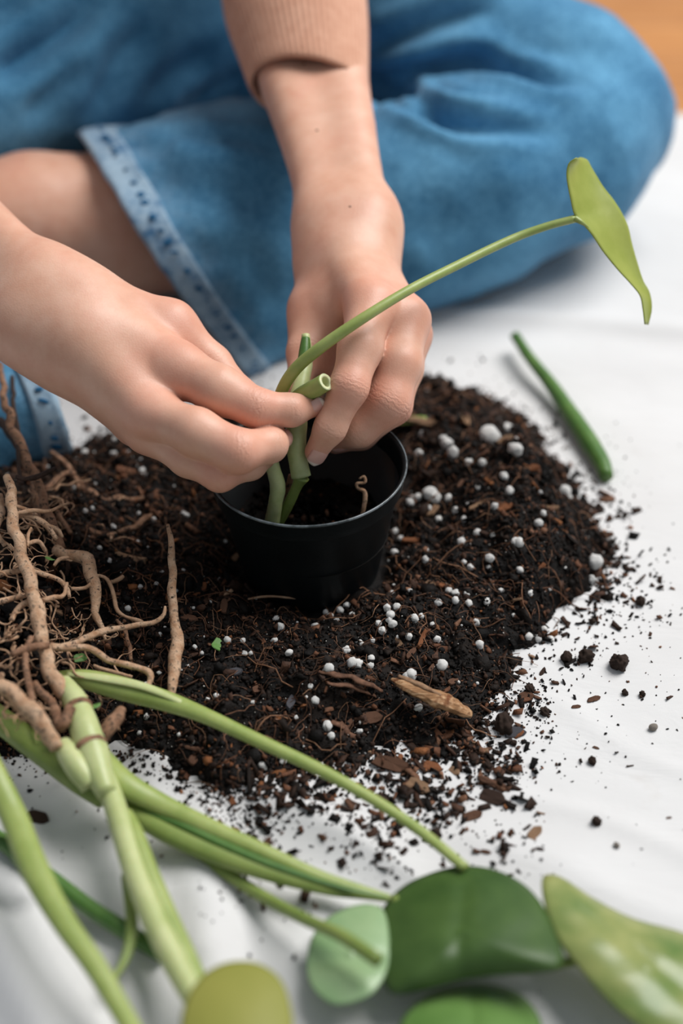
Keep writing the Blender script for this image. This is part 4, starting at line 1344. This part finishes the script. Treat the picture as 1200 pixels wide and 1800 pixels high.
# pale wood splinter
rows = [(*G(688, 1194, .021), .0012), (*G(710, 1203, .023), .0032), (*G(735, 1214, .023), .0040), (*G(770, 1229, .0205), .0048), (*G(800, 1243, .0165), .0046), (*G(820, 1252, .0135), .0036), (*G(828, 1256, .012), .0022)]
V, F, u = tube_geo(rows, n=54, sides=9, flat=.6, rough=.26, seed=4)
wc = link('wood_splinter', mesh_data('wood_splinter', V - V.mean(0), F, M['wood_chunk'], False), None, V.mean(0), 'pale orange rotten wood splinter at the front edge of the soil heap', 'wood')
rows = [(*G(700, 1188, .024), .0010), (*G(740, 1205, .0255), .0016), (*G(775, 1222, .0235), .0010)]
V, F, u = tube_geo(rows, n=24, sides=10, flat=.6, rough=.25, seed=6)
link('splinter_strip', mesh_data('splinter_strip', V - wc.location, F, M['bark_tan']), wc)
# stringy bark matted left of it
for k, (pts, r) in enumerate([([(560, 1180), (600, 1188), (640, 1200), (672, 1215)], .0022), ([(575, 1200), (620, 1208), (665, 1228)], .0018), ([(590, 1262), (610, 1285), (640, 1305)], .0022), ([(545, 1262), (580, 1268), (605, 1280)], .0016)]):
    rows = []
    for j, (a, b_) in enumerate(pts):
        g = G(a, b_, .016); zz = float(soil_z(g[:1], g[1:2])[0])
        rows.append((*G(a, b_, zz + .0018), r * (.6 if j in (0, len(pts) - 1) else 1)))
    V, F, u = tube_geo(rows, n=30, sides=9, flat=.5, rough=.4, seed=30 + k, wob=.0012, wobf=180)
    link('bark_strip', mesh_data('bark_strip', V - V.mean(0), F, M['bark_brown']), None, V.mean(0),
         ['stringy brown bark strip behind the pale wood splinter', 'stringy brown bark strip leading to the pale wood splinter', 'fibrous bark strip slanting to the front edge of the heap', 'short fibrous bark strip near two white perlite grains'][k], 'bark')

# ------------------------------------------------------------------ leaves
def leaf_geo(outline, dfun, bulge, rings=14, nb=96, fold=0.0, axis=None, wave=.0):
    """outline in photo pixels, dfun(px,py) depth of its mean surface, bulge (m) toward the viewer; real 3-D sheet"""
    o = np.asarray(outline, float)
    m = len(o)
    ext = np.concatenate([o[-2:], o, o[:3]]); ext = np.concatenate([ext, np.zeros((len(ext), 1))], 1)
    full = catmull(ext, 60 * len(ext))
    seg = np.linalg.norm(np.diff(ext, axis=0), axis=1); cum = np.concatenate([[0], np.cumsum(seg)])
    a, b = cum[2] / cum[-1], cum[2 + m] / cum[-1]
    t = np.linspace(a, b, nb, endpoint=False) * (len(full) - 1)
    ring = full[np.round(t).astype(int)][:, :2]
    c = ring.mean(0)
    V = [P(c[0], c[1], dfun(*c) - bulge)]
    for k in range(1, rings + 1):
        s = k / rings
        for q in ring:
            p = c + (q - c) * s
            d = dfun(*p) - bulge * (1 - s ** 2.2)
            if axis is not None:
                (ax0, ay0), (ax1, ay1) = axis
                L = math.hypot(ax1 - ax0, ay1 - ay0)
                dist = abs((p[0] - ax0) * (ay1 - ay0) - (p[1] - ay0) * (ax1 - ax0)) / L
                d += fold * math.exp(-(dist / 16.0) ** 2) * (1 - s ** 4)
                ph = (p[0] - ax0) * (ax1 - ax0) / L + (p[1] - ay0) * (ay1 - ay0) / L
                d += wave * math.sin(ph / 15.0 + dist / 18.0)
            V.append(P(p[0], p[1], d))
    V = np.array(V)
    F = [(0, 1 + (j + 1) % nb, 1 + j) for j in range(nb)]
    for k in range(rings - 1):
        for j in range(nb):
            a0, b0 = 1 + k * nb + j, 1 + k * nb + (j + 1) % nb
            F.append((a0, b0, b0 + nb, a0 + nb))
    return V, F
def leaf(name, outline, dfun, bulge, mat, parent, label=None, thick=.0007, **kw):
    V, F = leaf_geo(outline, dfun, bulge, **kw)
    o = link(name, mesh_data(name, V, F, mat, attrs={'u': np.zeros(len(V))}), parent)
    s = o.modifiers.new('thickness', 'SOLIDIFY'); s.thickness = thick; s.offset = 0
    if label: o['label'] = label
    return o
def plane_d(a, b, c):
    """depth as a linear function through three (px,py,d)"""
    A = np.array([[a[0], a[1], 1], [b[0], b[1], 1], [c[0], c[1], 1]], float)
    k = np.linalg.solve(A, np.array([a[2], b[2], c[2]]))
    return lambda x, y: float(k[0] * x + k[1] * y + k[2])
def rowsP(*r):     # (px,py,d,r px)
    return [np.append(P(a, b, d), w * d / FPX) for a, b, d, w in r]
def rowsG(*r):     # (px,py,z,r px)
    out = []
    for a, b, z, w in r:
        g = G(a, b, z); d = (g - CAM) @ np.array([0, CP, -SP])
        out.append(np.append(g, w * d / FPX))
    return out
def empty(name, loc, label, cat):
    o = bpy.data.objects.new(name, None); COL.objects.link(o)
    o.location = loc; o['label'] = label; o['category'] = cat
    o.empty_display_size = .02
    bpy.context.view_layer.update()
    return o
def tubeP(name, rows, mat, root, label=None, **kw):
    V, F, u = tube_geo(rows, **kw)
    o = link(name, mesh_data(name, V - np.array(root.location), F, mat, attrs={'u': u}), root)
    if label: o['label'] = label
    return o
def leafP(name, outline, dfun, bulge, mat, root, label=None, thick=.0007, **kw):
    V, F = leaf_geo(outline, dfun, bulge, **kw)
    o = link(name, mesh_data(name, V - np.array(root.location), F, mat, attrs={'u': np.zeros(len(V))}), root)
    s = o.modifiers.new('thickness', 'SOLIDIFY'); s.thickness = thick; s.offset = 0
    if label: o['label'] = label
    return o

# ------------------------------------------------------------------ the cutting held over the pot
cut = empty('plant_cutting', G(490, 935, .046), 'green plant cutting with one leaf held over the black pot', 'plant cutting')
tubeP('petiole', rowsP((1012, 384, .800, 7), (960, 398, .800, 7.0), (900, 420, .798, 7.5), (800, 468, .783, 8), (720, 509, .766, 8.5), (640, 558, .756, 9.5),
      (570, 606, .757, 10.5), (520, 648, .764, 11), (494, 690, .772, 11), (482, 745, .778, 11), (473, 800, .780, 12)), M['petiole'], cut, 'long arching green leaf stalk', n=90, sides=14)
tubeP('stalk_base', rowsP((473, 796, .780, 12.5), (481, 828, .782, 13), (488, 855, .785, 14), (484, 884, .788, 13), (479, 912, .795, 13), (474, 945, .805, 12)), M['stem_node'], cut, n=40, sides=14, rough=.05)
tubeP('stem', rowsP((537, 588, .795, 7), (538, 612, .793, 10), (537, 640, .790, 12.5), (531, 668, .786, 14), (525, 700, .783, 17), (521, 745, .781, 19), (521, 790, .781, 17),
      (526, 822, .783, 17), (529, 838, .784, 17.5)), M['stem_node'], cut, 'thick green stem with a swollen node', n=60, sides=18, rough=.03)
tubeP('stem_tip', rowsP((534, 636, .7885, 11.5), (536, 612, .7905, 10), (537, 594, .792, 7.5)), M['petiole_dark'], cut, n=16, sides=12)
tubeP('air_root', rowsP((529, 838, .784, 15), (523, 852, .786, 10), (508, 884, .792, 10), (492, 915, .80, 9), (480, 945, .808, 8)), M['petiole_mid'], cut, n=36, sides=12, rough=.05)
tubeP('air_root', rowsP((512, 835, .792, 5), (505, 862, .796, 6), (495, 890, .802, 5), (486, 920, .808, 4)), M['root_dirty'], cut, 'brown withered root', n=24, sides=9, rough=.12)
# cut sheath: a stubby hollow pipe leaning to the right with a pale cut end
sh_rows = np.array(rowsP((516, 708, .776, 15), (528, 698, .771, 18), (545, 688, .765, 18.5), (562, 678, .760, 18), (573, 671, .757, 17.5)))
V1, F1, u1 = tube_geo(sh_rows, n=24, sides=22, flat=.9, cap=False)
inner = sh_rows[2:].copy(); inner[:, 3] *= .62
V2, F2, u2 = tube_geo(inner, n=12, sides=22, flat=.9, cap=False)
n1_, base2 = len(V1), len(V1)
Fm = list(F1) + [tuple(base2 + i for i in f[::-1]) for f in F2]
mi = [0] * len(F1) + [1] * len(F2)
e1, e2 = n1_ - 22, base2 + len(V2) - 22
for j in range(22):
    Fm.append((e1 + j, e1 + (j + 1) % 22, e2 + (j + 1) % 22, e2 + j)); mi.append(1)
Fm.append(tuple(base2 + j for j in range(22))); mi.append(1)
VS = np.concatenate([V1, V2])
sh = link('cut_sheath', mesh_data('cut_sheath', VS - np.array(cut.location), Fm, [M['petiole'], M['cut_flesh']], attrs={'u': np.zeros(len(VS))}, face_mats=mi), cut)
sh['label'] = 'hollow cut leaf sheath with pale inside'
# leaf seen edge-on
LEDGE = np.array([(1012, 278), (1000, 287), (996, 305), (998, 325), (1003, 350), (1010, 378), (1022, 391), (1040, 412), (1060, 442), (1086, 474), (1108, 498), (1125, 520), (1130, 545), (1133, 570)], float)
REDGE = np.array([(1020, 277), (1031, 281), (1038, 293), (1048, 310), (1060, 329), (1078, 352), (1092, 374), (1103, 398), (1110, 428), (1119, 460), (1130, 494), (1141, 514), (1145, 542), (1139, 571)], float)
LE = catmull(np.c_[LEDGE, LEDGE[:, 0] * 0], 60); RE = catmull(np.c_[REDGE, REDGE[:, 0] * 0], 60)
V, F = [], []
NW = 15
for i in range(60):
    t = i / 59
    for j in range(NW):
        v_ = j / (NW - 1)
        p_ = LE[i] * (1 - v_) + RE[i] * v_
        d_ = .792 + .020 * t + .030 * v_ * (1 - .6 * t) + .004 * math.sin(math.pi * v_) + .0005 * math.sin(t * 11 + v_ * 2)
        V.append(P(p_[0], p_[1], d_) - np.array(cut.location))
for i in range(59):
    for j in range(NW - 1):
        a_ = i * NW + j; F.append((a_, a_ + 1, a_ + NW + 1, a_ + NW))
lf = link('leaf', mesh_data('leaf', V, F, M['leaf_light'], attrs={'u': np.zeros(len(V))}), cut); lf['label'] = 'yellow-green heart leaf turned edge-on'
s_ = lf.modifiers.new('thickness', 'SOLIDIFY'); s_.thickness = .0007; s_.offset = 0
tubeP('midrib', rowsP((1010, 384, .799, 6), (1022, 391, .7985, 4), (1034, 400, .801, 1.5)), M['petiole'], cut, n=30, sides=8)

# ------------------------------------------------------------------ small root poking out of the pot
V, F, u = tube_geo(rowsP((631, 842, .800, 2.2), (640, 838, .800, 3), (641, 848, .800, 3), (627, 850, .800, 3.2), (629, 858, .801, 3), (640, 864, .802, 4), (641, 880, .803, 4.5), (637, 905, .806, 4), (633, 930, .815, 4)), n=60, sides=8, rough=.15, seed=3)
o = link('root_piece', mesh_data('root_piece', V - V.mean(0), F, M['root']), None, V.mean(0), 'crooked tan root piece standing inside the black pot', 'root')

# ------------------------------------------------------------------ uprooted plant on the lower left
pl = empty('uprooted_plant', G(130, 1290, .0), 'uprooted plant with tangled tan roots, green stalks and round leaves', 'plant')
# stalks
tubeP('stem', rowsG((112, 1196, .046, 12), (128, 1225, .045, 21), (140, 1252, .044, 24), (152, 1290, .043, 27), (163, 1325, .040, 29), (176, 1365, .038, 25), (188, 1395, .037, 18)), M['petiole_pale'], pl, 'pale green main stem with brown ring scars', n=44, sides=20, rough=.03)
for (a, b_, z, w) in [(138, 1248, .044, 25), (160, 1316, .041, 29)]:
    V, F, u = tube_geo(rowsG((a - 2, b_ - 4, z, w), (a, b_, z, w + 1.2), (a + 2, b_ + 4, z, w)), n=9, sides=22, rough=.04, seed=int(a))
    link('node_scar', mesh_data('node_scar', V - np.array(pl.location), F, M['root_dirty']), pl)
tubeP('side_shoot', rowsG((112, 1310, .040, 17), (122, 1328, .041, 21), (138, 1352, .040, 22), (160, 1380, .036, 20)), M['petiole_pale'], pl, n=24, sides=16, rough=.03)
tubeP('petiole', rowsG((100, 1186, .036, 8), (150, 1194, .037, 19), (220, 1212, .036, 23), (290, 1232, .036, 20), (360, 1258, .036, 15), (450, 1300, .034, 13), (560, 1352, .031, 12),
      (660, 1408, .028, 11), (740, 1462, .026, 10.5), (818, 1526, .026, 10)), M['petiole'], pl, 'long slender green stalk crossing the soil', n=90, sides=16, flat=.8)
tubeP('sheath', rowsG((118, 1184, .041, 6), (180, 1192, .042, 9), (250, 1206, .042, 9), (310, 1230, .040, 6), (345, 1247, .038, 3)), M['petiole_pale'], pl, n=40, sides=10, flat=.4)
tubeP('petiole', rowsG((165, 1325, 0.0328, 24.0), (215, 1375, 0.0308, 24.0), (280, 1412, 0.0260, 20.0), (360, 1450, 0.0240, 16.8), (450, 1490, 0.0220, 14.4), (560, 1540, 0.0180, 12.0), (640, 1566, 0.0140, 9.6), (688, 1579, 0.0100, 5.6)), M['petiole'], pl, n=70, sides=18, flat=.7)
tubeP('petiole', rowsG((215, 1415, 0.0200, 18.0), (290, 1460, 0.0200, 21.3), (380, 1500, 0.0190, 20.5), (470, 1532, 0.0180, 18.0), (580, 1562, 0.0160, 13.9), (640, 1572, 0.0130, 9.8), (688, 1581, 0.0100, 5.7)), M['petiole_mid'], pl, 'broad folded green stalk', n=70, sides=18, flat=.75)
tubeP('sheath', rowsG((235, 1418, 0.0230, 5.1), (310, 1445, 0.0245, 7.6), (390, 1482, 0.0235, 7.6), (480, 1520, 0.0220, 6.8), (600, 1560, 0.0190, 4.2), (680, 1577, 0.0150, 2.5)), M['petiole_dark'], pl, 'dark green sheath edge', n=50, sides=10, flat=.5)
tubeP('petiole', rowsG((330, 1490, .012, 11), (390, 1530, .012, 11), (460, 1575, .013, 11), (540, 1618, .026, 11), (600, 1645, .037, 12), (664, 1688, .042, 13)), M['petiole_mid'], pl, 'thin green stalk of the pale leaf', n=60, sides=14)
tubeP('petiole', rowsG((168, 1340, 0.0383, 21.8), (196, 1400, 0.0330, 20.2), (212, 1450, 0.0330, 20.2), (236, 1530, 0.0330, 21.0), (272, 1620, 0.0320, 22.7), (312, 1700, 0.0310, 23.5), (350, 1770, 0.0310, 20.2)), M['petiole_pale'], pl, 'thick pale stalk running to the camera', n=70, sides=18)
tubeP('petiole', rowsG((222, 1430, 0.0310, 11.5), (236, 1465, 0.0320, 16.4), (258, 1530, 0.0310, 19.7), (292, 1610, 0.0290, 20.5), (330, 1690, 0.0280, 19.7), (362, 1760, 0.0280, 16.4)), M['petiole'], pl, n=60, sides=18)
tubeP('petiole', rowsG((-60, 1250, 0.0464, 19.7), (-20, 1340, 0.0514, 21.3), (22, 1430, 0.0440, 23.8), (62, 1530, 0.0430, 25.4), (112, 1620, 0.0420, 22.1), (168, 1700, 0.0400, 20.5), (215, 1780, 0.0380, 18.9), (260, 1860, 0.0380, 18.0)), M['petiole'], pl, 'broad pale green stalk along the left border', n=80, sides=18, flat=.7)
tubeP('petiole', rowsG((-40, 1445, 0.0160, 13.6), (30, 1500, 0.0160, 14.4), (90, 1545, 0.0150, 15.3), (160, 1598, 0.0140, 15.3), (220, 1636, 0.0140, 16.1), (290, 1680, 0.0120, 14.4)), M['petiole_dark'], pl, 'dark green stalk crossing under the pale ones', n=60, sides=14)
tubeP('petiole', rowsG((-50, 1500, .03, 10), (0, 1480, .03, 11), (40, 1520, .028, 10), (70, 1545, .026, 8)), M['petiole_dark'], pl, n=30, sides=12)
tubeP('tendril', rowsG((222, 1540, .020, 10), (228, 1590, .021, 10), (232, 1630, .023, 11), (222, 1680, .024, 9), (196, 1728, .024, 5)), M['petiole_mid'], pl, 'thin curved green shoot', n=40, sides=12)
tubeP('petiole', rowsG((-40, 1235, .03, 22), (20, 1280, .028, 24), (80, 1325, .026, 25), (140, 1372, .024, 24), (185, 1405, .022, 20)), M['petiole_mid'], pl, n=50, sides=16, flat=.8)
# leaves
leafP('leaf', [(663, 1640), (672, 1600), (700, 1565), (745, 1540), (810, 1523), (870, 1530), (920, 1555), (952, 1590), (975, 1640), (990, 1685), (978, 1704), (900, 1712), (820, 1720), (750, 1738), (690, 1747), (672, 1722), (660, 1680)],
      plane_d((810, 1523, .660), (690, 1747, .606), (985, 1690, .606)), .014, M['leaf_deep'], pl, 'large round deep green leaf', fold=.0014, axis=((818, 1526), (800, 1730)), wave=.0002)
leafP('leaf', [(540, 1690), (548, 1650), (575, 1615), (615, 1595), (650, 1590), (674, 1602), (684, 1660), (678, 1710), (655, 1745), (620, 1762), (585, 1765), (555, 1745), (542, 1720)],
      plane_d((650, 1590, .645), (600, 1765, .600), (540, 1690, .622)), .004, M['leaf_pale'], pl, 'small pale glossy leaf behind the round leaf', fold=.002, axis=((664, 1688), (545, 1690)))
leafP('leaf', [(952, 1545), (966, 1537), (990, 1545), (1040, 1578), (1110, 1614), (1200, 1640), (1300, 1680), (1330, 1780), (1270, 1850), (1180, 1835), (1090, 1780), (1020, 1706), (978, 1650), (957, 1595)],
      plane_d((960, 1540, .648), (1300, 1690, .630), (1180, 1835, .585)), .010, M['leaf_mottled'], pl, 'mottled yellow-green leaf at the right border', fold=.002, axis=((960, 1545), (1280, 1800)), wave=.0003)
leafP('leaf', [(702, 1806), (728, 1767), (770, 1741), (830, 1729), (890, 1738), (930, 1764), (952, 1806), (945, 1880), (830, 1925), (715, 1880)],
      plane_d((830, 1729, .622), (710, 1850, .585), (940, 1850, .592)), .010, M['leaf_mid'], pl, 'glossy mid green leaf at the bottom border', fold=.002, axis=((830, 1729), (830, 1920)))
leafP('leaf', [(318, 1806), (330, 1752), (360, 1712), (402, 1692), (452, 1694), (490, 1719), (508, 1760), (514, 1815), (490, 1885), (410, 1915), (330, 1870)],
      plane_d((420, 1692, .585), (330, 1860, .55), (500, 1860, .552)), .006, M['leaf_olive'], pl, 'olive yellow leaf at the bottom left')
# stalks that carry the leaves at the right and bottom
tubeP('petiole', rowsG((690, 1580, .018, 10), (780, 1640, .014, 10), (900, 1700, .014, 10), (1010, 1690, .018, 9)), M['petiole_mid'], pl, n=30, sides=10)

# roots
def root(pts, mat='root', wob=.0016, rough=.16, seed=0, n=None, name='root', sides=10):
    L = sum(math.hypot(a[0] - b[0], a[1] - b[1]) for a, b in zip(pts[:-1], pts[1:]))
    n = n or max(14, int(L / 6))
    return tubeP(name, rowsG(*pts), M[mat], pl, n=min(n, 80), sides=sides, rough=rough, seed=seed, wob=wob, wobf=110)
root([(12, 838, .082, 7), (18, 870, .080, 9), (20, 905, .078, 10), (30, 950, .074, 10), (42, 985, .070, 11), (52, 1020, .066, 12), (62, 1060, .062, 12), (72, 1105, .058, 13), (78, 1145, .054, 12), (88, 1180, .050, 14), (118, 1222, .046, 15)], seed=1, n=90)
root([(0, 640, .075, 5), (8, 700, .075, 6), (20, 745, .072, 8), (45, 800, .066, 9), (75, 870, .058, 8), (95, 930, .050, 8), (108, 965, .044, 8)], 'root_dirty', seed=2)
root([(98, 966, .046, 9), (125, 976, .047, 10), (148, 984, .046, 12), (160, 1005, .044, 12), (167, 1035, .041, 10), (168, 1070, .038, 8), (176, 1092, .035, 6), (185, 1125, .030, 3)], seed=3)
root([(92, 1140, .052, 4), (130, 1130, .05, 5), (175, 1112, .046, 6), (225, 1102, .043, 5), (270, 1092, .043, 4.5), (288, 1078, .045, 3.5), (290, 1066, .046, 2)], seed=4, wob=.001)
root([(88, 1135, .052, 6), (120, 1138, .05, 7), (155, 1140, .048, 6), (190, 1158, .043, 6), (235, 1172, .040, 6), (262, 1185, .038, 6), (257, 1212, .036, 4)], seed=5, wob=.001)
root([(295, 922, .064, 3), (299, 950, .060, 5), (303, 1000, .052, 7), (304, 1050, .045, 7.5), (308, 1095, .040, 9), (313, 1125, .037, 11), (308, 1165, .034, 12), (303, 1205, .031, 9), (300, 1225, .029, 6)], seed=6, wob=.0008, sides=14)
root([(-30, 1195, .062, 13), (15, 1215, .060, 14), (50, 1245, .056, 15), (75, 1280, .052, 15), (100, 1315, .046, 13)], seed=7, sides=14)
root([(125, 1245, .05, 10), (108, 1275, .048, 11), (100, 1270, .046, 10), (85, 1235, .046, 8), (60, 1200, .05, 7)], 'root_dirty', seed=8)
root([(178, 1296, .035, 12), (192, 1280, .037, 13), (205, 1262, .036, 12), (214, 1248, .034, 9)], 'root_dirty', seed=9, wob=.0006)
root([(10, 880, .078, 3), (60, 905, .07, 4), (100, 930, .062, 4), (110, 945, .058, 3)], seed=10)
root([(15, 905, .078, 3), (50, 900, .074, 4), (85, 898, .07, 3), (105, 890, .068, 2.5), (122, 884, .067, 2)], 'root_fine', seed=11)
root([(25, 905, .075, 4), (60, 910, .07, 5), (80, 925, .066, 5), (100, 948, .06, 4)], seed=12)
root([(50, 1000, .068, 4), (75, 1010, .062, 4.5), (105, 1018, .056, 4), (118, 1035, .052, 4), (122, 1050, .050, 3)], seed=13)
root([(75, 1055, .062, 4), (95, 1050, .06, 4), (112, 1045, .056, 4), (118, 1025, .054, 3)], 'root_fine', seed=14)
root([(0, 1010, .06, 5), (25, 1005, .062, 5), (45, 1000, .066, 5)], seed=15)
root([(-10, 1060, .06, 5), (20, 1050, .06, 5), (50, 1040, .06, 6), (62, 1020, .062, 4)], seed=16)
root([(20, 1090, .056, 5), (35, 1065, .058, 5), (55, 1055, .06, 5)], seed=17)
root([(125, 1035, .045, 3.5), (150, 1030, .043, 3.5), (160, 1026, .044, 3)], 'root_fine', seed=18)
root([(165, 1010, .044, 3), (185, 1015, .041, 3.5), (195, 1025, .038, 4), (200, 1050, .035, 4), (208, 1075, .034, 3.5), (225, 1085, .032, 3), (250, 1094, .032, 4)], 'root_fine', seed=19, wob=.0008)
root([(195, 1022, .038, 3), (208, 1018, .038, 4), (216, 1013, .038, 3)], 'root_fine', seed=20)
root([(48, 960, .072, 3), (48, 940, .072, 3), (55, 928, .072, 2.5)], 'root_fine', seed=21)
root([(50, 955, .07, 4), (70, 952, .066, 4), (80, 970, .06, 3)], 'root_fine', seed=22)
root([(95, 995, .05, 3), (105, 985, .05, 3.5), (120, 980, .05, 3)], 'root_fine', seed=23)
root([(135, 855, .03, 6), (160, 865, .03, 7), (178, 882, .028, 7), (215, 878, .027, 5), (258, 875, .027, 4)], 'root_dirty', seed=24)
root([(205, 936, .03, 4), (235, 928, .03, 5), (255, 915, .03, 5), (275, 902, .03, 4)], 'root_dirty', seed=25)
root([(150, 930, .034, 6), (175, 940, .032, 7), (200, 942, .030, 6)], 'root_dirty', seed=26)
root([(90, 795, .03, 4), (115, 815, .03, 5), (130, 838, .03, 5), (140, 850, .03, 5)], 'root_dirty', seed=27)
root([(80, 860, .035, 5), (110, 838, .035, 5), (132, 832, .034, 4)], 'root_dirty', seed=28)
root([(28, 838, .080, 4), (45, 842, .079, 5), (70, 836, .078, 5), (98, 823, .078, 4)], 'root_dark', seed=29, wob=.0008)
root([(20, 650, .07, 4), (27, 720, .07, 4), (32, 790, .068, 4), (40, 850, .066, 3)], 'root_dark', seed=30)
root([(0, 740, .06, 9), (20, 765, .06, 8), (40, 800, .06, 6)], 'root_dark', seed=31)
root([(62, 830, .05, 7), (62, 880, .048, 7), (66, 930, .045, 6)], 'root_dirty', seed=32)
root([(100, 898, .044, 4), (112, 920, .04, 5), (125, 938, .038, 4)], 'root_dirty', seed=33)
root([(0, 870, .07, 5), (5, 900, .07, 5), (-4, 935, .068, 5), (8, 960, .064, 4)], 'root', seed=34)
root([(370, 1080, .018, 3), (385, 1065, .020, 4), (392, 1050, .022, 4), (408, 1037, .026, 3)], 'root_fine', seed=35, wob=.0008)
root([(400, 1062, .020, 1.6), (440, 1052, .022, 1.8), (480, 1048, .022, 1.8), (520, 1052, .02, 1.4)], 'root_fine', seed=36, wob=.0004)
root([(205, 1090, .03, 3), (222, 1112, .029, 4), (225, 1140, .029, 4), (230, 1160, .028, 3)], 'root_dirty', seed=37)
root([(165, 1170, .034, 3), (195, 1180, .033, 3.5), (232, 1190, .032, 3)], 'root_fine', seed=38)
root([(60, 1260, .052, 5), (50, 1200, .055, 6), (45, 1150, .058, 6), (55, 1120, .06, 5)], 'root_dirty', seed=39)
root([(20, 1150, .06, 6), (50, 1140, .06, 7), (85, 1135, .057, 6)], 'root_dirty', seed=40)
root([(135, 1215, .036, 3), (138, 1190, .038, 4), (135, 1178, .04, 3)], 'root_dark', seed=41)
# random fine rootlets around the root ball
rr = random.Random(5)
FR = []
for k in range(240):
    px, py = rr.uniform(-60, 210), rr.uniform(860, 1270)
    if px > 110 and rr.random() < .6: px -= 100
    z = .030 + .035 * max(0, 1 - abs(px) / 160) * (1 - abs(py - 1020) / 500) + rr.uniform(-.006, .008)
    a = rr.uniform(0, 6.28); pts = []
    L = rr.uniform(20, 75); w = rr.uniform(.9, 2.9)
    for j in range(6):
        pts.append((px, py, z, w * (1 - .13 * j)))
        a += rr.gauss(0, .55); px += math.cos(a) * L / 5; py += math.sin(a) * L / 5 * .8; z += rr.gauss(0, .002)
    V, F, u = tube_geo(rowsG(*pts), n=18, sides=5, rough=.1, seed=k, wob=.0005)
    FR.append((V - np.array(pl.location), F))
V, F = merge(FR)
fr = link('rootlets', mesh_data('rootlets', V, F, M['root_fine']), pl); fr['kind'] = 'stuff'; fr['label'] = 'tangle of thin tan rootlets'
# soil caught in the root ball
n = 900
a = RNG.uniform(0, 1, (n, 2))
cp = np.array([G(-60 + 150 * u_, 960 + 250 * v_, .020 + .020 * rr.random()) for u_, v_ in a])
sz = np.clip(RNG.lognormal(math.log(.0022), .5, n), .0008, .007)
v_, f_, c_ = scatter(cp, sz, pal(n), IV, IF, .4)
rs = link('root_soil', mesh_data('root_soil', v_ - np.array(pl.location), f_, M['soil'], False, {'Col': c_}), pl); rs['kind'] = 'stuff'; rs['label'] = 'dark soil clinging between the roots'

# ------------------------------------------------------------------ loose green pieces
def loose(name, rows, mat, label, cat, **kw):
    V, F, u = tube_geo(rows, **kw)
    c = V.mean(0)
    return link(name, mesh_data(name, V - c, F, mat, attrs={'u': u}), None, c, label, cat)
loose('stem_piece', rowsG((905, 590, .016, 9), (930, 628, .014, 10), (965, 672, .011, 12), (1000, 724, .0085, 15), (1035, 778, .0075, 17), (1058, 815, .007, 15), (1066, 838, .0065, 12)), M['petiole_dark'],
      'loose dark green stem piece lying on the cloth right of the hands', 'stem', n=50, sides=14, rough=.04)
loose('leaf_scrap', rowsG((690, 742, .03, 9), (715, 738, .032, 14), (745, 736, .032, 12), (765, 738, .03, 5)), M['petiole'], 'yellow-green leaf scrap behind the rim of the pot', 'leaf scrap', n=20, sides=12, flat=.3)
for k, (px, py, r, lab) in enumerate([(140, 1160, 14, 'small bright green leaf scrap between the roots'), (382, 1138, 17, 'pale green torn leaf scrap in front of the pot'), (88, 985, 12, 'small green leaf scrap left of the bent root'), (165, 1245, 16, 'green leaf scrap beside the main stem')]):
    me = chip_mesh('leaf_scrap', M['leaf_bit'], 90 + k, 1, .62, .05, 11, .25, .3)
    put(me, 'leaf_scrap', px, py, r, lab, 'leaf scrap', None, .4, z=(.034, None, .05, .036)[k], rot=(.5, .1, .4 + k))
